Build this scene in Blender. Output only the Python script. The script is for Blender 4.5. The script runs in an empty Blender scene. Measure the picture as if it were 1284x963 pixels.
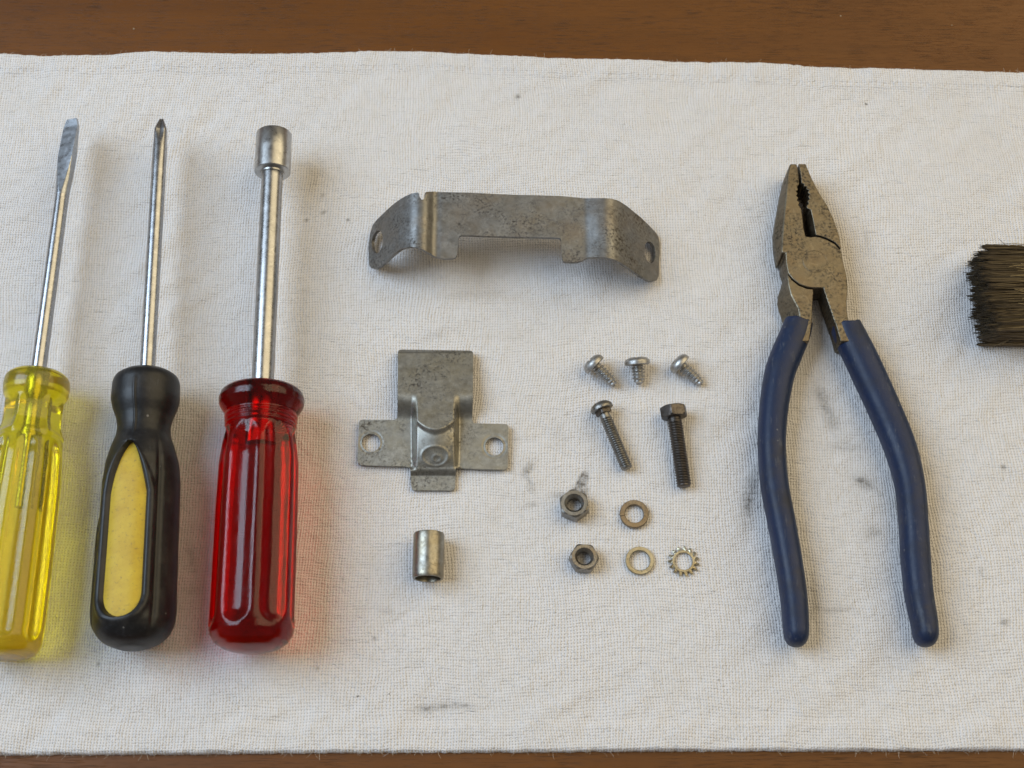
import bpy, bmesh, math, random
import numpy as np
from mathutils import Vector, Matrix
from mathutils.geometry import delaunay_2d_cdt

random.seed(7)
rng = np.random.default_rng(11)
PI = math.pi
MM = 0.001
scene = bpy.context.scene
C = scene.collection

# ------------------------------------------------------------------ camera
W0, H0 = 1284.0, 963.0
FPX = 1783.0                       # focal length in photograph pixels
TILT = math.radians(22.0)          # camera leans back from straight down
DIST = 0.540
cam_loc = Vector((0, -DIST * math.sin(TILT), DIST * math.cos(TILT)))
cd = bpy.data.cameras.new('camera')
cd.sensor_width = 36.0
cd.lens = FPX / W0 * 36.0
cd.clip_start = 0.02
cd.clip_end = 50.0
cam = bpy.data.objects.new('camera', cd)
cam.location = cam_loc
cam.rotation_euler = (TILT, 0, 0)
C.objects.link(cam)
scene.camera = cam
cd.dof.use_dof = True
cd.dof.focus_distance = DIST - 0.006
cd.dof.aperture_fstop = 16.0

# ------------------------------------------------------------------ light of the room
world = bpy.data.worlds.new("World")
scene.world = world
world.use_nodes = True
bg = world.node_tree.nodes['Background']
bg.inputs['Color'].default_value = (1.0, 0.94, 0.86, 1)
bg.inputs['Strength'].default_value = 0.15

def area(name, loc, size, power, color, target=(0, 0, 0)):
    l = bpy.data.lights.new(name, 'AREA')
    l.shape = 'RECTANGLE'
    l.size, l.size_y = size
    l.energy = power
    l.color = color
    o = bpy.data.objects.new(name, l)
    o.location = loc
    d = Vector(target) - Vector(loc)
    o.rotation_euler = d.to_track_quat('-Z', 'Y').to_euler()
    C.objects.link(o)
    return o

area('window_light', (-1.52, 0.26, 1.66), (1.50, 1.50), 47.0, (0.66, 0.82, 1.0))
area('room_light', (1.10, 0.45, 1.30), (2.0, 2.0), 24.0, (1.0, 0.815, 0.49))

scene.view_settings.view_transform = 'Standard'
scene.view_settings.look = 'None'
scene.view_settings.exposure = 0.0
scene.view_settings.gamma = 1.0
scene.render.engine = 'CYCLES'
scene.cycles.use_denoising = True
scene.cycles.max_bounces = 14
scene.cycles.transmission_bounces = 12
scene.cycles.caustics_refractive = True
scene.cycles.blur_glossy = 0.5
scene.cycles.sample_clamp_indirect = 6.0

# ------------------------------------------------------------------ picture point -> point in the place
ct, st = math.cos(TILT), math.sin(TILT)
def U(px, py, z=0.0):
    """the point at height z (metres) that the photograph shows at (px, py)"""
    dx = (px - W0 / 2) / FPX
    dy = -(py - H0 / 2) / FPX
    d = Vector((dx, dy * ct + st, dy * st - ct))
    k = (z - cam_loc.z) / d.z
    return cam_loc + d * k
def S(px, py, z=0.0):
    """metres per photograph pixel there"""
    p = U(px, py, z)
    depth = (p - cam_loc).dot(Vector((0, st, -ct)))
    return depth / FPX

# ------------------------------------------------------------------ node helpers
def new_mat(name):
    m = bpy.data.materials.new(name)
    m.use_nodes = True
    nt = m.node_tree
    nt.nodes.clear()
    out = nt.nodes.new('ShaderNodeOutputMaterial')
    b = nt.nodes.new('ShaderNodeBsdfPrincipled')
    nt.links.new(b.outputs[0], out.inputs[0])
    return m, nt, b, out
class N:
    def __init__(s, nt):
        s.nt = nt
    def link(s, a, b):
        s.nt.links.new(a, b)
    def _in(s, sock, v):
        if v is None: return
        if hasattr(v, 'is_output'): s.nt.links.new(v, sock)
        else: sock.default_value = v
    def math(s, op, a, b=None, c=None, clamp=False):
        n = s.nt.nodes.new('ShaderNodeMath'); n.operation = op; n.use_clamp = clamp
        s._in(n.inputs[0], a); s._in(n.inputs[1], b); s._in(n.inputs[2], c)
        return n.outputs[0]
    def vmath(s, op, a, b=None, sc=None):
        n = s.nt.nodes.new('ShaderNodeVectorMath'); n.operation = op
        s._in(n.inputs[0], a); s._in(n.inputs[1], b)
        if sc is not None: s._in(n.inputs['Scale'], sc)
        return n.outputs[0]
    def obj(s):
        return s.nt.nodes.new('ShaderNodeTexCoord').outputs['Object']
    def geo(s):
        return s.nt.nodes.new('ShaderNodeNewGeometry').outputs['Position']
    def mapping(s, vec, scale=(1, 1, 1), rot=(0, 0, 0), loc=(0, 0, 0)):
        n = s.nt.nodes.new('ShaderNodeMapping')
        s._in(n.inputs['Vector'], vec)
        n.inputs['Scale'].default_value = scale
        n.inputs['Rotation'].default_value = rot
        n.inputs['Location'].default_value = loc
        return n.outputs[0]
    def noise(s, vec, scale, detail=4, rough=0.55, dist=0.0, color=False):
        n = s.nt.nodes.new('ShaderNodeTexNoise')
        s._in(n.inputs['Vector'], vec)
        n.inputs['Scale'].default_value = scale
        n.inputs['Detail'].default_value = detail
        n.inputs['Roughness'].default_value = rough
        n.inputs['Distortion'].default_value = dist
        return n.outputs['Color' if color else 'Fac']
    def voronoi(s, vec, scale, feature='F1', out='Distance'):
        n = s.nt.nodes.new('ShaderNodeTexVoronoi'); n.feature = feature
        s._in(n.inputs['Vector'], vec)
        n.inputs['Scale'].default_value = scale
        return n.outputs[out]
    def ramp(s, fac, stops, interp='LINEAR'):
        n = s.nt.nodes.new('ShaderNodeValToRGB')
        cr = n.color_ramp; cr.interpolation = interp
        while len(cr.elements) < len(stops): cr.elements.new(0.5)
        for e, (p, c) in zip(cr.elements, stops):
            e.position = p
            e.color = (c, c, c, 1) if isinstance(c, (int, float)) else tuple(c) + (1,)
        s._in(n.inputs[0], fac)
        return n.outputs[0]
    def mix(s, fac, a, b, mode='MIX'):
        n = s.nt.nodes.new('ShaderNodeMix'); n.data_type = 'RGBA'; n.blend_type = mode
        s._in(n.inputs[0], fac)
        for sock, v in ((n.inputs[6], a), (n.inputs[7], b)):
            if isinstance(v, tuple): v = v + (1,) if len(v) == 3 else v
            s._in(sock, v)
        return n.outputs[2]
    def rng(s, v, a, b, c=0.0, d=1.0):
        n = s.nt.nodes.new('ShaderNodeMapRange')
        s._in(n.inputs[0], v)
        for i, x in enumerate((a, b, c, d)): n.inputs[i + 1].default_value = x
        return n.outputs[0]
    def bump(s, h, dist, strength=1.0, normal=None):
        n = s.nt.nodes.new('ShaderNodeBump')
        n.inputs['Strength'].default_value = strength
        n.inputs['Distance'].default_value = dist
        s._in(n.inputs['Height'], h)
        if normal is not None: s._in(n.inputs['Normal'], normal)
        return n.outputs[0]

def steel(name, base, rough=0.3, dark=(0.05, 0.045, 0.04), pit=0.5, pit_scale=700, tint=None, tint_amt=0.0,
          bump=0.03, metallic=1.0, rvar=0.12, brushed=None):
    """worn metal: fine mottling, dark pitting in patches, a warm oxide tint in patches"""
    m, nt, b, out = new_mat(name)
    n = N(nt); v = n.geo()
    mott = n.noise(v, 380, 5, 0.65)
    patch = n.noise(v, 75, 3, 0.6)
    fine = n.noise(v, pit_scale * 1.6, 3, 0.6)
    coarse = n.noise(v, pit_scale * 0.55, 5, 0.75, 0.8)
    col = n.mix(n.rng(mott, 0.3, 0.7), tuple(c * 0.80 for c in base), tuple(min(1, c * 1.12) for c in base))
    if tint:
        tn = n.noise(n.vmath('ADD', v, (3.1, 1.7, 0.4)), 110, 4, 0.6)
        col = n.mix(n.math('MULTIPLY', n.rng(tn, 0.42, 0.66), tint_amt), col, tint)
    pm = n.math('MULTIPLY', n.rng(fine, 0.47, 0.68), n.rng(patch, 0.38, 0.62))
    pm = n.math('MAXIMUM', pm, n.math('MULTIPLY', n.rng(coarse, 0.56, 0.68), n.rng(patch, 0.36, 0.58)))
    pale = n.math('MULTIPLY', n.rng(coarse, 0.46, 0.36), 0.30)
    col = n.mix(pale, col, tuple(min(1, c * 1.7) for c in base))
    pm = n.math('MULTIPLY', pm, pit, clamp=True)
    col = n.mix(pm, col, dark)
    n.link(col, b.inputs['Base Color'])
    b.inputs['Metallic'].default_value = metallic
    r = n.math('ADD', n.rng(mott, 0.25, 0.75, rough - rvar * 0.5, rough + rvar), n.math('MULTIPLY', pm, 0.35), clamp=True)
    n.link(r, b.inputs['Roughness'])
    h = n.math('ADD', n.math('MULTIPLY', fine, 0.5), n.math('MULTIPLY', pm, -0.6))
    if brushed:
        br = n.noise(n.mapping(v, brushed), 1.0, 3, 0.6)
        h = n.math('ADD', h, n.math('MULTIPLY', br, 0.6))
    n.link(n.bump(h, bump * MM), b.inputs['Normal'])
    return m

def acetate(name, absorb, density, rough=0.07, tint=(1, 1, 1), haze=0.0, ior=1.47, spec=0.22):
    m, nt, b, out = new_mat(name)
    n = N(nt); v = n.geo()
    b.inputs['Base Color'].default_value = tint + (1,)
    b.inputs['Transmission Weight'].default_value = 1.0 - haze
    b.inputs['IOR'].default_value = ior
    b.inputs['Specular IOR Level'].default_value = spec
    sc = n.noise(v, 260, 4, 0.6)
    n.link(n.rng(sc, 0.35, 0.8, rough, rough + 0.16), b.inputs['Roughness'])
    scr = n.noise(n.mapping(v, (1600, 260, 1600), (0, 0, 0.3)), 1.0, 2)
    streak = n.noise(n.mapping(v, (900, 45, 900), (0, 0, 0.05)), 1.0, 3, 0.6)
    h = n.math('ADD', n.math('ADD', n.noise(v, 120, 3), n.math('MULTIPLY', streak, 0.7)), n.math('MULTIPLY', scr, 0.25))
    n.link(n.bump(h, 0.12 * MM, 0.7), b.inputs['Normal'])
    vol = nt.nodes.new('ShaderNodeVolumeAbsorption')
    vol.inputs['Color'].default_value = absorb + (1,)
    vol.inputs['Density'].default_value = density
    nt.links.new(vol.outputs[0], out.inputs['Volume'])
    return m

# ------------------------------------------------------------------ mesh helpers
def world_loc(o):
    v = Vector((0, 0, 0))
    while o is not None:
        v += o.location; o = o.parent
    return v
def add(name, verts, faces, mat, parent=None, smooth=40, bevel=None, label=None, kind=None, loc=None):
    """link ONE mesh object; verts are given in world space"""
    origin = world_loc(parent) if parent else Vector(loc or (0, 0, 0))
    me = bpy.data.meshes.new(name)
    me.from_pydata([tuple(Vector(v) - origin) for v in verts], [], faces)
    bm = bmesh.new(); bm.from_mesh(me)
    bmesh.ops.recalc_face_normals(bm, faces=bm.faces)
    bm.to_mesh(me); bm.free()
    me.materials.append(mat)
    if smooth is not None:
        me.shade_smooth()
        me.set_sharp_from_angle(angle=math.radians(smooth))
    o = bpy.data.objects.new(name, me)
    C.objects.link(o)
    if parent: o.parent = parent
    else: o.location = origin
    if bevel:
        md = o.modifiers.new('edge', 'BEVEL')
        md.width = bevel; md.segments = 2; md.limit_method = 'ANGLE'; md.angle_limit = math.radians(38)
        md.harden_normals = False
    if label: o['label'] = label
    if kind: o['kind'] = kind
    return o
def thing(name, label, cat, loc, group=None):
    o = bpy.data.objects.new(name, None)
    o.empty_display_size = 0.01
    o.location = loc
    C.objects.link(o)
    o['label'] = label; o['category'] = cat
    if group: o['group'] = group
    return o
def frame(p0, p1):
    """axis u, right-hand side vector a (towards +x), up vector b"""
    u = (p1 - p0).normalized()
    b = Vector((0, 0, 1)); b = (b - u * b.dot(u)).normalized()
    a = u.cross(b)
    if a.x < 0: a = -a
    return u, a, b
def loft(p0, p1, ts, fn, nth=48, cap0=True, cap1=True, closed=False):
    """ts in metres from p0 along p0->p1; fn(t, theta) -> (side, up[, dt]); theta 0 is up, + is right"""
    u, a, b = frame(p0, p1)
    V = []; F = []
    for t in ts:
        for k in range(nth):
            th = 2 * PI * k / nth
            r = fn(t, th)
            dt = r[2] if len(r) > 2 else 0.0
            V.append(p0 + u * (t + dt) + a * r[0] + b * r[1])
    n = len(ts)
    for i in range(n if closed else n - 1):
        j = (i + 1) % n
        for k in range(nth):
            l = (k + 1) % nth
            F.append((i * nth + k, i * nth + l, j * nth + l, j * nth + k))
    if not closed:
        if cap0: F.append(tuple(range(nth)))
        if cap1: F.append(tuple(range((n - 1) * nth, n * nth)))
    return V, F
def rfn(f):
    return lambda t, th: (f(t, th) * math.sin(th), f(t, th) * math.cos(th))
def rings(p0, p1, prof, nth=64, rad=None):
    """closed profile [(t, r)] turned round the axis; rad(i, th, r) may bend the radius"""
    u, a, b = frame(p0, p1)
    V = []; F = []; n = len(prof)
    for i, (t, r) in enumerate(prof):
        for k in range(nth):
            th = 2 * PI * k / nth
            rr = rad(i, th, r) if rad else r
            V.append(p0 + u * t + a * (rr * math.sin(th)) + b * (rr * math.cos(th)))
    for i in range(n):
        j = (i + 1) % n
        for k in range(nth):
            l = (k + 1) % nth
            F.append((i * nth + k, i * nth + l, j * nth + l, j * nth + k))
    return V, F
def smooth_interp(x, xs, ys, w):
    """piecewise linear through the knots, softened over a window w"""
    offs = np.linspace(-1, 1, 9); wt = (1 - np.abs(offs)) + 0.05
    return float(sum(np.interp(x + o * w, xs, ys) * k for o, k in zip(offs, wt)) / wt.sum())
def sstep(x, a, b):
    if a == b: return 1.0 if x >= a else 0.0
    x = min(1, max(0, (x - a) / (b - a)))
    return x * x * (3 - 2 * x)
def cdt_sheet(outline, holes, step):
    """triangulated 2-D sheet with an even interior grid; outline and holes are lists of 2-D points"""
    def dens(poly):
        out = []
        for i in range(len(poly)):
            p, q = poly[i], poly[(i + 1) % len(poly)]
            k = max(1, int(math.dist(p, q) / step + 0.5))
            for j in range(k): out.append((p[0] + (q[0] - p[0]) * j / k, p[1] + (q[1] - p[1]) * j / k))
        return out
    loops = [dens(outline)] + [dens(h) for h in holes]
    pts = []; edges = []
    for lp in loops:
        b0 = len(pts); pts += lp
        edges += [(b0 + i, b0 + (i + 1) % len(lp)) for i in range(len(lp))]
    allb = np.array(pts)
    def inside(x, y, lp):
        c = False
        for i in range(len(lp)):
            x1, y1 = lp[i]; x2, y2 = lp[i - 1]
            if (y1 > y) != (y2 > y) and x < (x2 - x1) * (y - y1) / (y2 - y1) + x1: c = not c
        return c
    xs = [p[0] for p in outline]; ys = [p[1] for p in outline]
    y = min(ys); row = 0
    while y < max(ys):
        x = min(xs) + (step / 2 if row % 2 else 0)
        while x < max(xs):
            if np.min((allb[:, 0] - x) ** 2 + (allb[:, 1] - y) ** 2) > (0.55 * step) ** 2:
                if inside(x, y, outline) and not any(inside(x, y, h) for h in holes): pts.append((x, y))
            x += step
        y += step * 0.87; row += 1
    r = delaunay_2d_cdt([Vector(p) for p in pts], edges, [], 0, 1e-9)
    vs = [(v[0], v[1]) for v in r[0]]
    fs = []
    for f in r[2]:
        cx = sum(vs[i][0] for i in f) / len(f); cy = sum(vs[i][1] for i in f) / len(f)
        if inside(cx, cy, outline) and not any(inside(cx, cy, h) for h in holes): fs.append(tuple(f))
    return vs, fs
def thicken(vs, fs, top, bot):
    """top and bottom skins plus walls along every open edge"""
    n = len(vs)
    V = [top(*v) for v in vs] + [bot(*v) for v in vs]
    F = [f for f in fs] + [tuple(n + i for i in reversed(f)) for f in fs]
    cnt = {}
    for f in fs:
        for i in range(len(f)):
            e = (f[i], f[(i + 1) % len(f)])
            cnt[e] = cnt.get(e, 0) + 1
    for (a, b) in cnt:
        if (b, a) not in cnt: F.append((b, a, n + a, n + b))
    used = sorted({i for f in F for i in f}); mp = {k: i for i, k in enumerate(used)}
    return [V[i] for i in used], [tuple(mp[i] for i in f) for f in F]
def ell(cx, cy, rx, ry, n=28, rot=0):
    return [(cx + rx * math.cos(2 * PI * k / n) * math.cos(rot) - ry * math.sin(2 * PI * k / n) * math.sin(rot),
             cy + rx * math.cos(2 * PI * k / n) * math.sin(rot) + ry * math.sin(2 * PI * k / n) * math.cos(rot)) for k in range(n)]
def round_corners(poly, r, n=4):
    """replace marked corners (x, y, True) by small arcs"""
    out = []
    for i, p in enumerate(poly):
        if len(p) < 3: out.append(p); continue
        a = poly[i - 1]; b = poly[(i + 1) % len(poly)]
        pa = Vector((a[0] - p[0], a[1] - p[1])).normalized() * r
        pb = Vector((b[0] - p[0], b[1] - p[1])).normalized() * r
        c = Vector(p[:2])
        for k in range(n + 1):
            t = k / n
            q = (c + pa) * (1 - t) ** 2 + c * 2 * t * (1 - t) + (c + pb) * t ** 2
            out.append((q.x, q.y))
    return out

# ------------------------------------------------------------------ the table
def wood_material():
    m, nt, b, out = new_mat('varnished_wood')
    n = N(nt); v = n.geo()
    base = n.noise(n.mapping(v, (4, 26, 1)), 1.0, 4, 0.6, 0.6)
    mid = n.noise(n.mapping(v, (16, 330, 1), (0, 0, 0.015)), 1.0, 5, 0.65, 0.4)
    pore = n.noise(n.mapping(v, (110, 2300, 1), (0, 0, 0.01)), 1.0, 3, 0.6)
    col = n.ramp(base, [(0.25, (0.118, 0.042, 0.009)), (0.5, (0.140, 0.051, 0.010)), (0.8, (0.164, 0.062, 0.014))])
    col = n.mix(n.rng(mid, 0.40, 0.72, 0, 0.35), col, (0.075, 0.030, 0.007))
    pm = n.rng(pore, 0.52, 0.62)
    pm2 = n.math('MULTIPLY', pm, n.rng(n.noise(v, 55, 3), 0.30, 0.65, 0.15, 1.0))
    col = n.mix(n.math('MULTIPLY', pm2, 0.55), col, (0.022, 0.011, 0.004))
    # pale dust and small paint specks
    sp = n.voronoi(v, 150)
    pick = n.voronoi(v, 150, out='Color')
    sep = nt.nodes.new('ShaderNodeSeparateColor'); n.link(pick, sep.inputs[0])
    dust = n.math('MULTIPLY', n.math('LESS_THAN', sp, 0.055), n.math('GREATER_THAN', sep.outputs[0], 0.93))
    col = n.mix(n.math('MULTIPLY', dust, 0.7), col, (0.42, 0.36, 0.26))
    smear = n.rng(n.noise(n.mapping(v, (22, 34, 1), (0, 0, 0.6)), 1.0, 4, 0.7), 0.55, 0.8)
    n.link(col, b.inputs['Base Color'])
    n.link(n.math('ADD', n.rng(mid, 0.3, 0.7, 0.36, 0.46), n.math('MULTIPLY', smear, 0.18)), b.inputs['Roughness'])
    b.inputs['Specular IOR Level'].default_value = 0.27
    h = n.math('ADD', n.math('MULTIPLY', pm2, -0.8), n.math('MULTIPLY', mid, 0.5))
    h = n.math('ADD', h, n.math('MULTIPLY', dust, 0.5))
    n.link(n.bump(h, 0.07 * MM), b.inputs['Normal'])
    return m
TABLE_Z = -1.7 * MM
def box(x0, x1, y0, y1, z0, z1):
    V = [(x, y, z) for z in (z0, z1) for y in (y0, y1) for x in (x0, x1)]
    F = [(0, 2, 3, 1), (4, 5, 7, 6), (0, 1, 5, 4), (2, 6, 7, 3), (0, 4, 6, 2), (1, 3, 7, 5)]
    return V, F
V, F = box(-0.8, 0.8, -0.45, 0.65, TABLE_Z - 0.028, TABLE_Z)
add('tabletop', V, F, wood_material(), smooth=None, bevel=0.002, kind='structure')

# ------------------------------------------------------------------ the cloth
def fft_noise(nx, ny, step, lx, ly, rot=0.0, seed=0):
    """smooth random field, correlation lengths lx, ly (m), turned by rot"""
    r = np.random.default_rng(seed)
    f = np.fft.fft2(r.standard_normal((ny, nx)))
    kx = np.fft.fftfreq(nx, step)[None, :]; ky = np.fft.fftfreq(ny, step)[:, None]
    a = kx * math.cos(rot) + ky * math.sin(rot); b = -kx * math.sin(rot) + ky * math.cos(rot)
    g = np.exp(-2 * (PI ** 2) * ((a * lx) ** 2 + (b * ly) ** 2))
    o = np.real(np.fft.ifft2(f * g)); return o / (o.std() + 1e-12)

def cloth_material():
    m, nt, b, out = new_mat('cotton_canvas')
    n = N(nt); v = n.geo()
    w1 = n.noise(v, 9, 2, 0.5, color=True)
    w2 = n.noise(v, 60, 2, 0.5, color=True)
    vv = n.vmath('ADD', v, n.vmath('SCALE', n.vmath('SUBTRACT', w1, (0.5, 0.5, 0.5)), sc=0.016))
    vv = n.vmath('ADD', vv, n.vmath('SCALE', n.vmath('SUBTRACT', w2, (0.5, 0.5, 0.5)), sc=0.0021))
    sep = nt.nodes.new('ShaderNodeSeparateXYZ'); n.link(vv, sep.inputs[0])
    P = 1.04 * MM
    u = n.math('DIVIDE', sep.outputs[0], P); w = n.math('DIVIDE', sep.outputs[1], P * 1.02)
    fu = n.math('FLOOR', u); fw = n.math('FLOOR', w)
    su = n.math('POWER', n.math('ABSOLUTE', n.math('SINE', n.math('MULTIPLY', u, PI))), 0.8)
    sw = n.math('POWER', n.math('ABSOLUTE', n.math('SINE', n.math('MULTIPLY', w, PI))), 0.8)
    au = n.math('SINE', n.math('MULTIPLY', n.math('ADD', w, fu), PI))
    aw = n.math('SINE', n.math('MULTIPLY', n.math('ADD', n.math('ADD', u, fw), 1.0), PI))
    # each thread is a little thicker or thinner than the next
    wn1 = nt.nodes.new('ShaderNodeTexWhiteNoise'); wn1.noise_dimensions = '1D'; n.link(fu, wn1.inputs['W'])
    wn2 = nt.nodes.new('ShaderNodeTexWhiteNoise'); wn2.noise_dimensions = '1D'; n.link(n.math('ADD', fw, 0.37), wn2.inputs['W'])
    slub = n.noise(n.mapping(v, (900, 120, 1)), 1.0, 2)
    slub2 = n.noise(n.mapping(v, (120, 900, 1)), 1.0, 2)
    warp = n.math('MULTIPLY', su, n.math('MULTIPLY_ADD', au, 0.30, 0.72))
    warp = n.math('MULTIPLY', warp, n.math('ADD', n.rng(wn1.outputs[0], 0, 1, 0.80, 1.08), n.rng(slub, 0.3, 0.7, -0.12, 0.12)))
    weft = n.math('MULTIPLY', sw, n.math('MULTIPLY_ADD', aw, 0.30, 0.62))
    weft = n.math('MULTIPLY', weft, n.math('ADD', n.rng(wn2.outputs[0], 0, 1, 0.74, 1.06), n.rng(slub2, 0.3, 0.7, -0.16, 0.16)))
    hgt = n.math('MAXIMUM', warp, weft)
    fuzz = n.noise(v, 1700, 4, 0.7)
    fuzz2 = n.noise(v, 520, 4, 0.7)
    h = n.math('ADD', n.math('MULTIPLY', hgt, 0.85), n.math('ADD', n.math('MULTIPLY', fuzz, 0.40), n.math('MULTIPLY', fuzz2, 0.55)))
    crump = n.noise(n.mapping(v, (150, 260, 100), (0, 0, 0.7)), 1.0, 4, 0.6, 0.4)
    nb = n.bump(crump, 1.25 * MM, 0.9)
    n.link(n.bump(h, 0.40 * MM, 1.0, nb), b.inputs['Normal'])
    # fibre colour, with the shade between threads painted in as dark brown
    tone = n.noise(v, 14, 3, 0.5)
    col = n.mix(tone, (0.735, 0.708, 0.705), (0.785, 0.765, 0.775))
    col = n.mix(n.rng(slub, 0.35, 0.65, 0.0, 0.35), col, (0.64, 0.61, 0.57))
    gap_shade = n.rng(hgt, 0.10, 0.42, 1.0, 0.0)
    col = n.mix(n.math('MULTIPLY', gap_shade, 0.82), col, (0.22, 0.17, 0.125))
    at = nt.nodes.new('ShaderNodeAttribute'); at.attribute_name = 'stain'
    sepc = nt.nodes.new('ShaderNodeSeparateColor'); n.link(at.outputs['Color'], sepc.inputs[0])
    sn = n.rng(n.noise(v, 420, 5, 0.75), 0.40, 0.62)
    grime = n.math('MULTIPLY', sepc.outputs[0], n.math('MULTIPLY_ADD', sn, 0.62, 0.30), clamp=True)
    col = n.mix(grime, col, (0.17, 0.155, 0.14))
    tan = n.math('MULTIPLY', sepc.outputs[1], n.rng(n.noise(v, 130, 4, 0.6), 0.35, 0.65))
    col = n.mix(tan, col, (0.56, 0.46, 0.33))
    # specks of lint and dirt
    vd = n.vmath('ADD', v, n.vmath('SCALE', n.noise(v, 900, 3, 0.6, color=True), sc=0.0011))
    sp = n.voronoi(vd, 95)
    pk = n.voronoi(vd, 95, out='Color')
    sc = nt.nodes.new('ShaderNodeSeparateColor'); n.link(pk, sc.inputs[0])
    dot = n.math('MULTIPLY', n.math('LESS_THAN', sp, n.math('MULTIPLY', sc.outputs[1], 0.065)), n.math('GREATER_THAN', sc.outputs[0], 0.84))
    col = n.mix(n.math('MULTIPLY', dot, 0.65), col, (0.12, 0.11, 0.10))
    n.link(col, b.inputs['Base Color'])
    b.inputs['Roughness'].default_value = 0.95
    b.inputs['Specular IOR Level'].default_value = 0.15
    b.inputs['Sheen Weight'].default_value = 0.08
    return m

TOP = [(-200, 64), (0, 66), (60, 70), (120, 68.5), (190, 64), (250, 66), (320, 67.5), (400, 66), (480, 63), (560, 65), (640, 69.5),
       (700, 72.5), (780, 74), (860, 77), (960, 78), (1020, 83), (1130, 86), (1200, 88), (1284, 90.5), (1500, 95)]
BOT = [(-200, 948), (0, 946.5), (220, 945.5), (420, 943.5), (640, 943), (860, 941.5), (1060, 941.5), (1284, 941), (1500, 939)]
def build_cloth():
    tx = np.array([[U(x, y).x, U(x, y).y] for x, y in TOP]); bx_ = np.array([[U(x, y).x, U(x, y).y] for x, y in BOT])
    st_ = 0.62 * MM
    X0, X1 = -0.285, 0.285
    nx = int((X1 - X0) / st_); ny = 480
    xs = np.linspace(X0, X1, nx)
    def crv(P):
        a = np.interp(xs, P[:, 0], P[:, 1]); k = np.hanning(25); k /= k.sum()
        return np.convolve(np.pad(a, 12, mode='edge'), k, mode='valid')
    jit = np.convolve(rng.standard_normal(nx + 6), np.ones(3) / 3, mode='same')[:nx] * 0.00016
    jit2 = np.convolve(rng.standard_normal(nx + 6), np.ones(3) / 3, mode='same')[:nx] * 0.00016
    yt = crv(tx) + jit; yb = crv(bx_) + jit2
    tt = np.linspace(0, 1, ny)
    X = np.repeat(xs[None, :], ny, 0)
    Y = yb[None, :] + (yt - yb)[None, :] * tt[:, None]
    sy = float((yt - yb).mean() / ny)
    g = dict(nx=nx, ny=ny, step=st_)
    big = fft_noise(nx, ny, st_, 0.030, 0.024, 0.3, 1)
    rip = fft_noise(nx, ny, st_, 0.016, 0.0030, 0.72, 2)
    ripm = np.clip(fft_noise(nx, ny, st_, 0.030, 0.030, 0, 3) * 0.6 + 0.45, 0, 1.3)
    rip2 = fft_noise(nx, ny, st_, 0.011, 0.0022, 1.02, 4)
    rip3 = fft_noise(nx, ny, st_, 0.0065, 0.0018, 0.55, 14) * np.clip(fft_noise(nx, ny, st_, 0.018, 0.018, 0, 15), 0, 1.6)
    puck = fft_noise(nx, ny, st_, 0.0028, 0.010, 0.0, 5)
    crk = fft_noise(nx, ny, st_, 0.007, 0.007, 0.0, 6)
    dt = (yt[None, :] - Y); db = (Y - yb[None, :])
    edge = np.minimum(dt, db)
    flat = np.clip(edge / 0.03, 0.25, 1)
    # calmer below the tools, livelier at the upper left and along the upper edge
    live = 0.55 + 0.55 * np.exp(-((X + 0.15) ** 2 + (Y - 0.10) ** 2) / 0.016) + 0.35 * np.exp(-((Y + 0.125) / 0.02) ** 2) \
         + 0.35 * np.exp(-((X - 0.17) ** 2 + (Y - 0.05) ** 2) / 0.006)
    Z = 0.00022 * big * flat + live * (0.00022 * rip * ripm + 0.00013 * rip3 + 0.00016 * rip2 * ripm[::-1]) + 0.00012 * crk
    hem = 0.0095
    hemz = lambda d: 0.00085 * (1 - 1 / (1 + np.exp(-(d - hem) / 0.0005)))
    Z = Z + (hemz(dt) + hemz(db) * 0.8)
    nearhem = np.exp(-(dt / 0.010) ** 2) + 0.7 * np.exp(-(db / 0.010) ** 2)
    Z += 0.00026 * puck * nearhem
    stitch = np.exp(-((dt - hem + 0.0012) / 0.0007) ** 2)
    Z -= stitch * (0.00034 + 0.00020 * np.sin(X / 0.0029 * 2 * PI))
    Z = np.clip(Z, -0.0009, 0.0013)
    # rounded rim down to the wood
    rim = np.clip(edge / 0.0011, 0, 1)
    Zt = Z * (0.3 + 0.7 * rim) - (1 - np.sqrt(np.clip(1 - (1 - rim) ** 2, 0, 1))) * 0.0011
    # gentle long waves of the upper edge, as if lifted from the wood here and there
    co = np.stack([X, Y, Zt], -1).reshape(-1, 3)
    top_n = len(co)
    # skirt ring to the wood
    ring = list(range(nx)) + [r * nx + nx - 1 for r in range(1, ny)] + [(ny - 1) * nx + c for c in range(nx - 2, -1, -1)] + [r * nx for r in range(ny - 2, 0, -1)]
    sk = co[ring].copy(); sk[:, 2] = TABLE_Z + 0.00005
    co = np.vstack([co, sk])
    ii = (np.arange(ny - 1)[:, None] * nx + np.arange(nx - 1)[None, :]).reshape(-1)
    quads = np.stack([ii, ii + 1, ii + nx + 1, ii + nx], -1)
    m = len(ring); a = np.array(ring); b = np.roll(a, -1)
    sa = top_n + np.arange(m); sb = np.roll(sa, -1)
    quads = np.vstack([quads, np.stack([a, sa, sb, b], -1)])
    me = bpy.data.meshes.new('cloth')
    me.vertices.add(len(co)); me.vertices.foreach_set('co', co.astype(np.float32).ravel())
    me.loops.add(quads.size); me.loops.foreach_set('vertex_index', quads.astype(np.int32).ravel())
    me.polygons.add(len(quads)); me.polygons.foreach_set('loop_start', np.arange(0, quads.size, 4, dtype=np.int32))
    me.update(calc_edges=True)
    me.shade_smooth()
    # stains: red = grey grime, green = tan tint
    st1 = np.zeros(len(co)); st2 = np.zeros(len(co))
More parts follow.
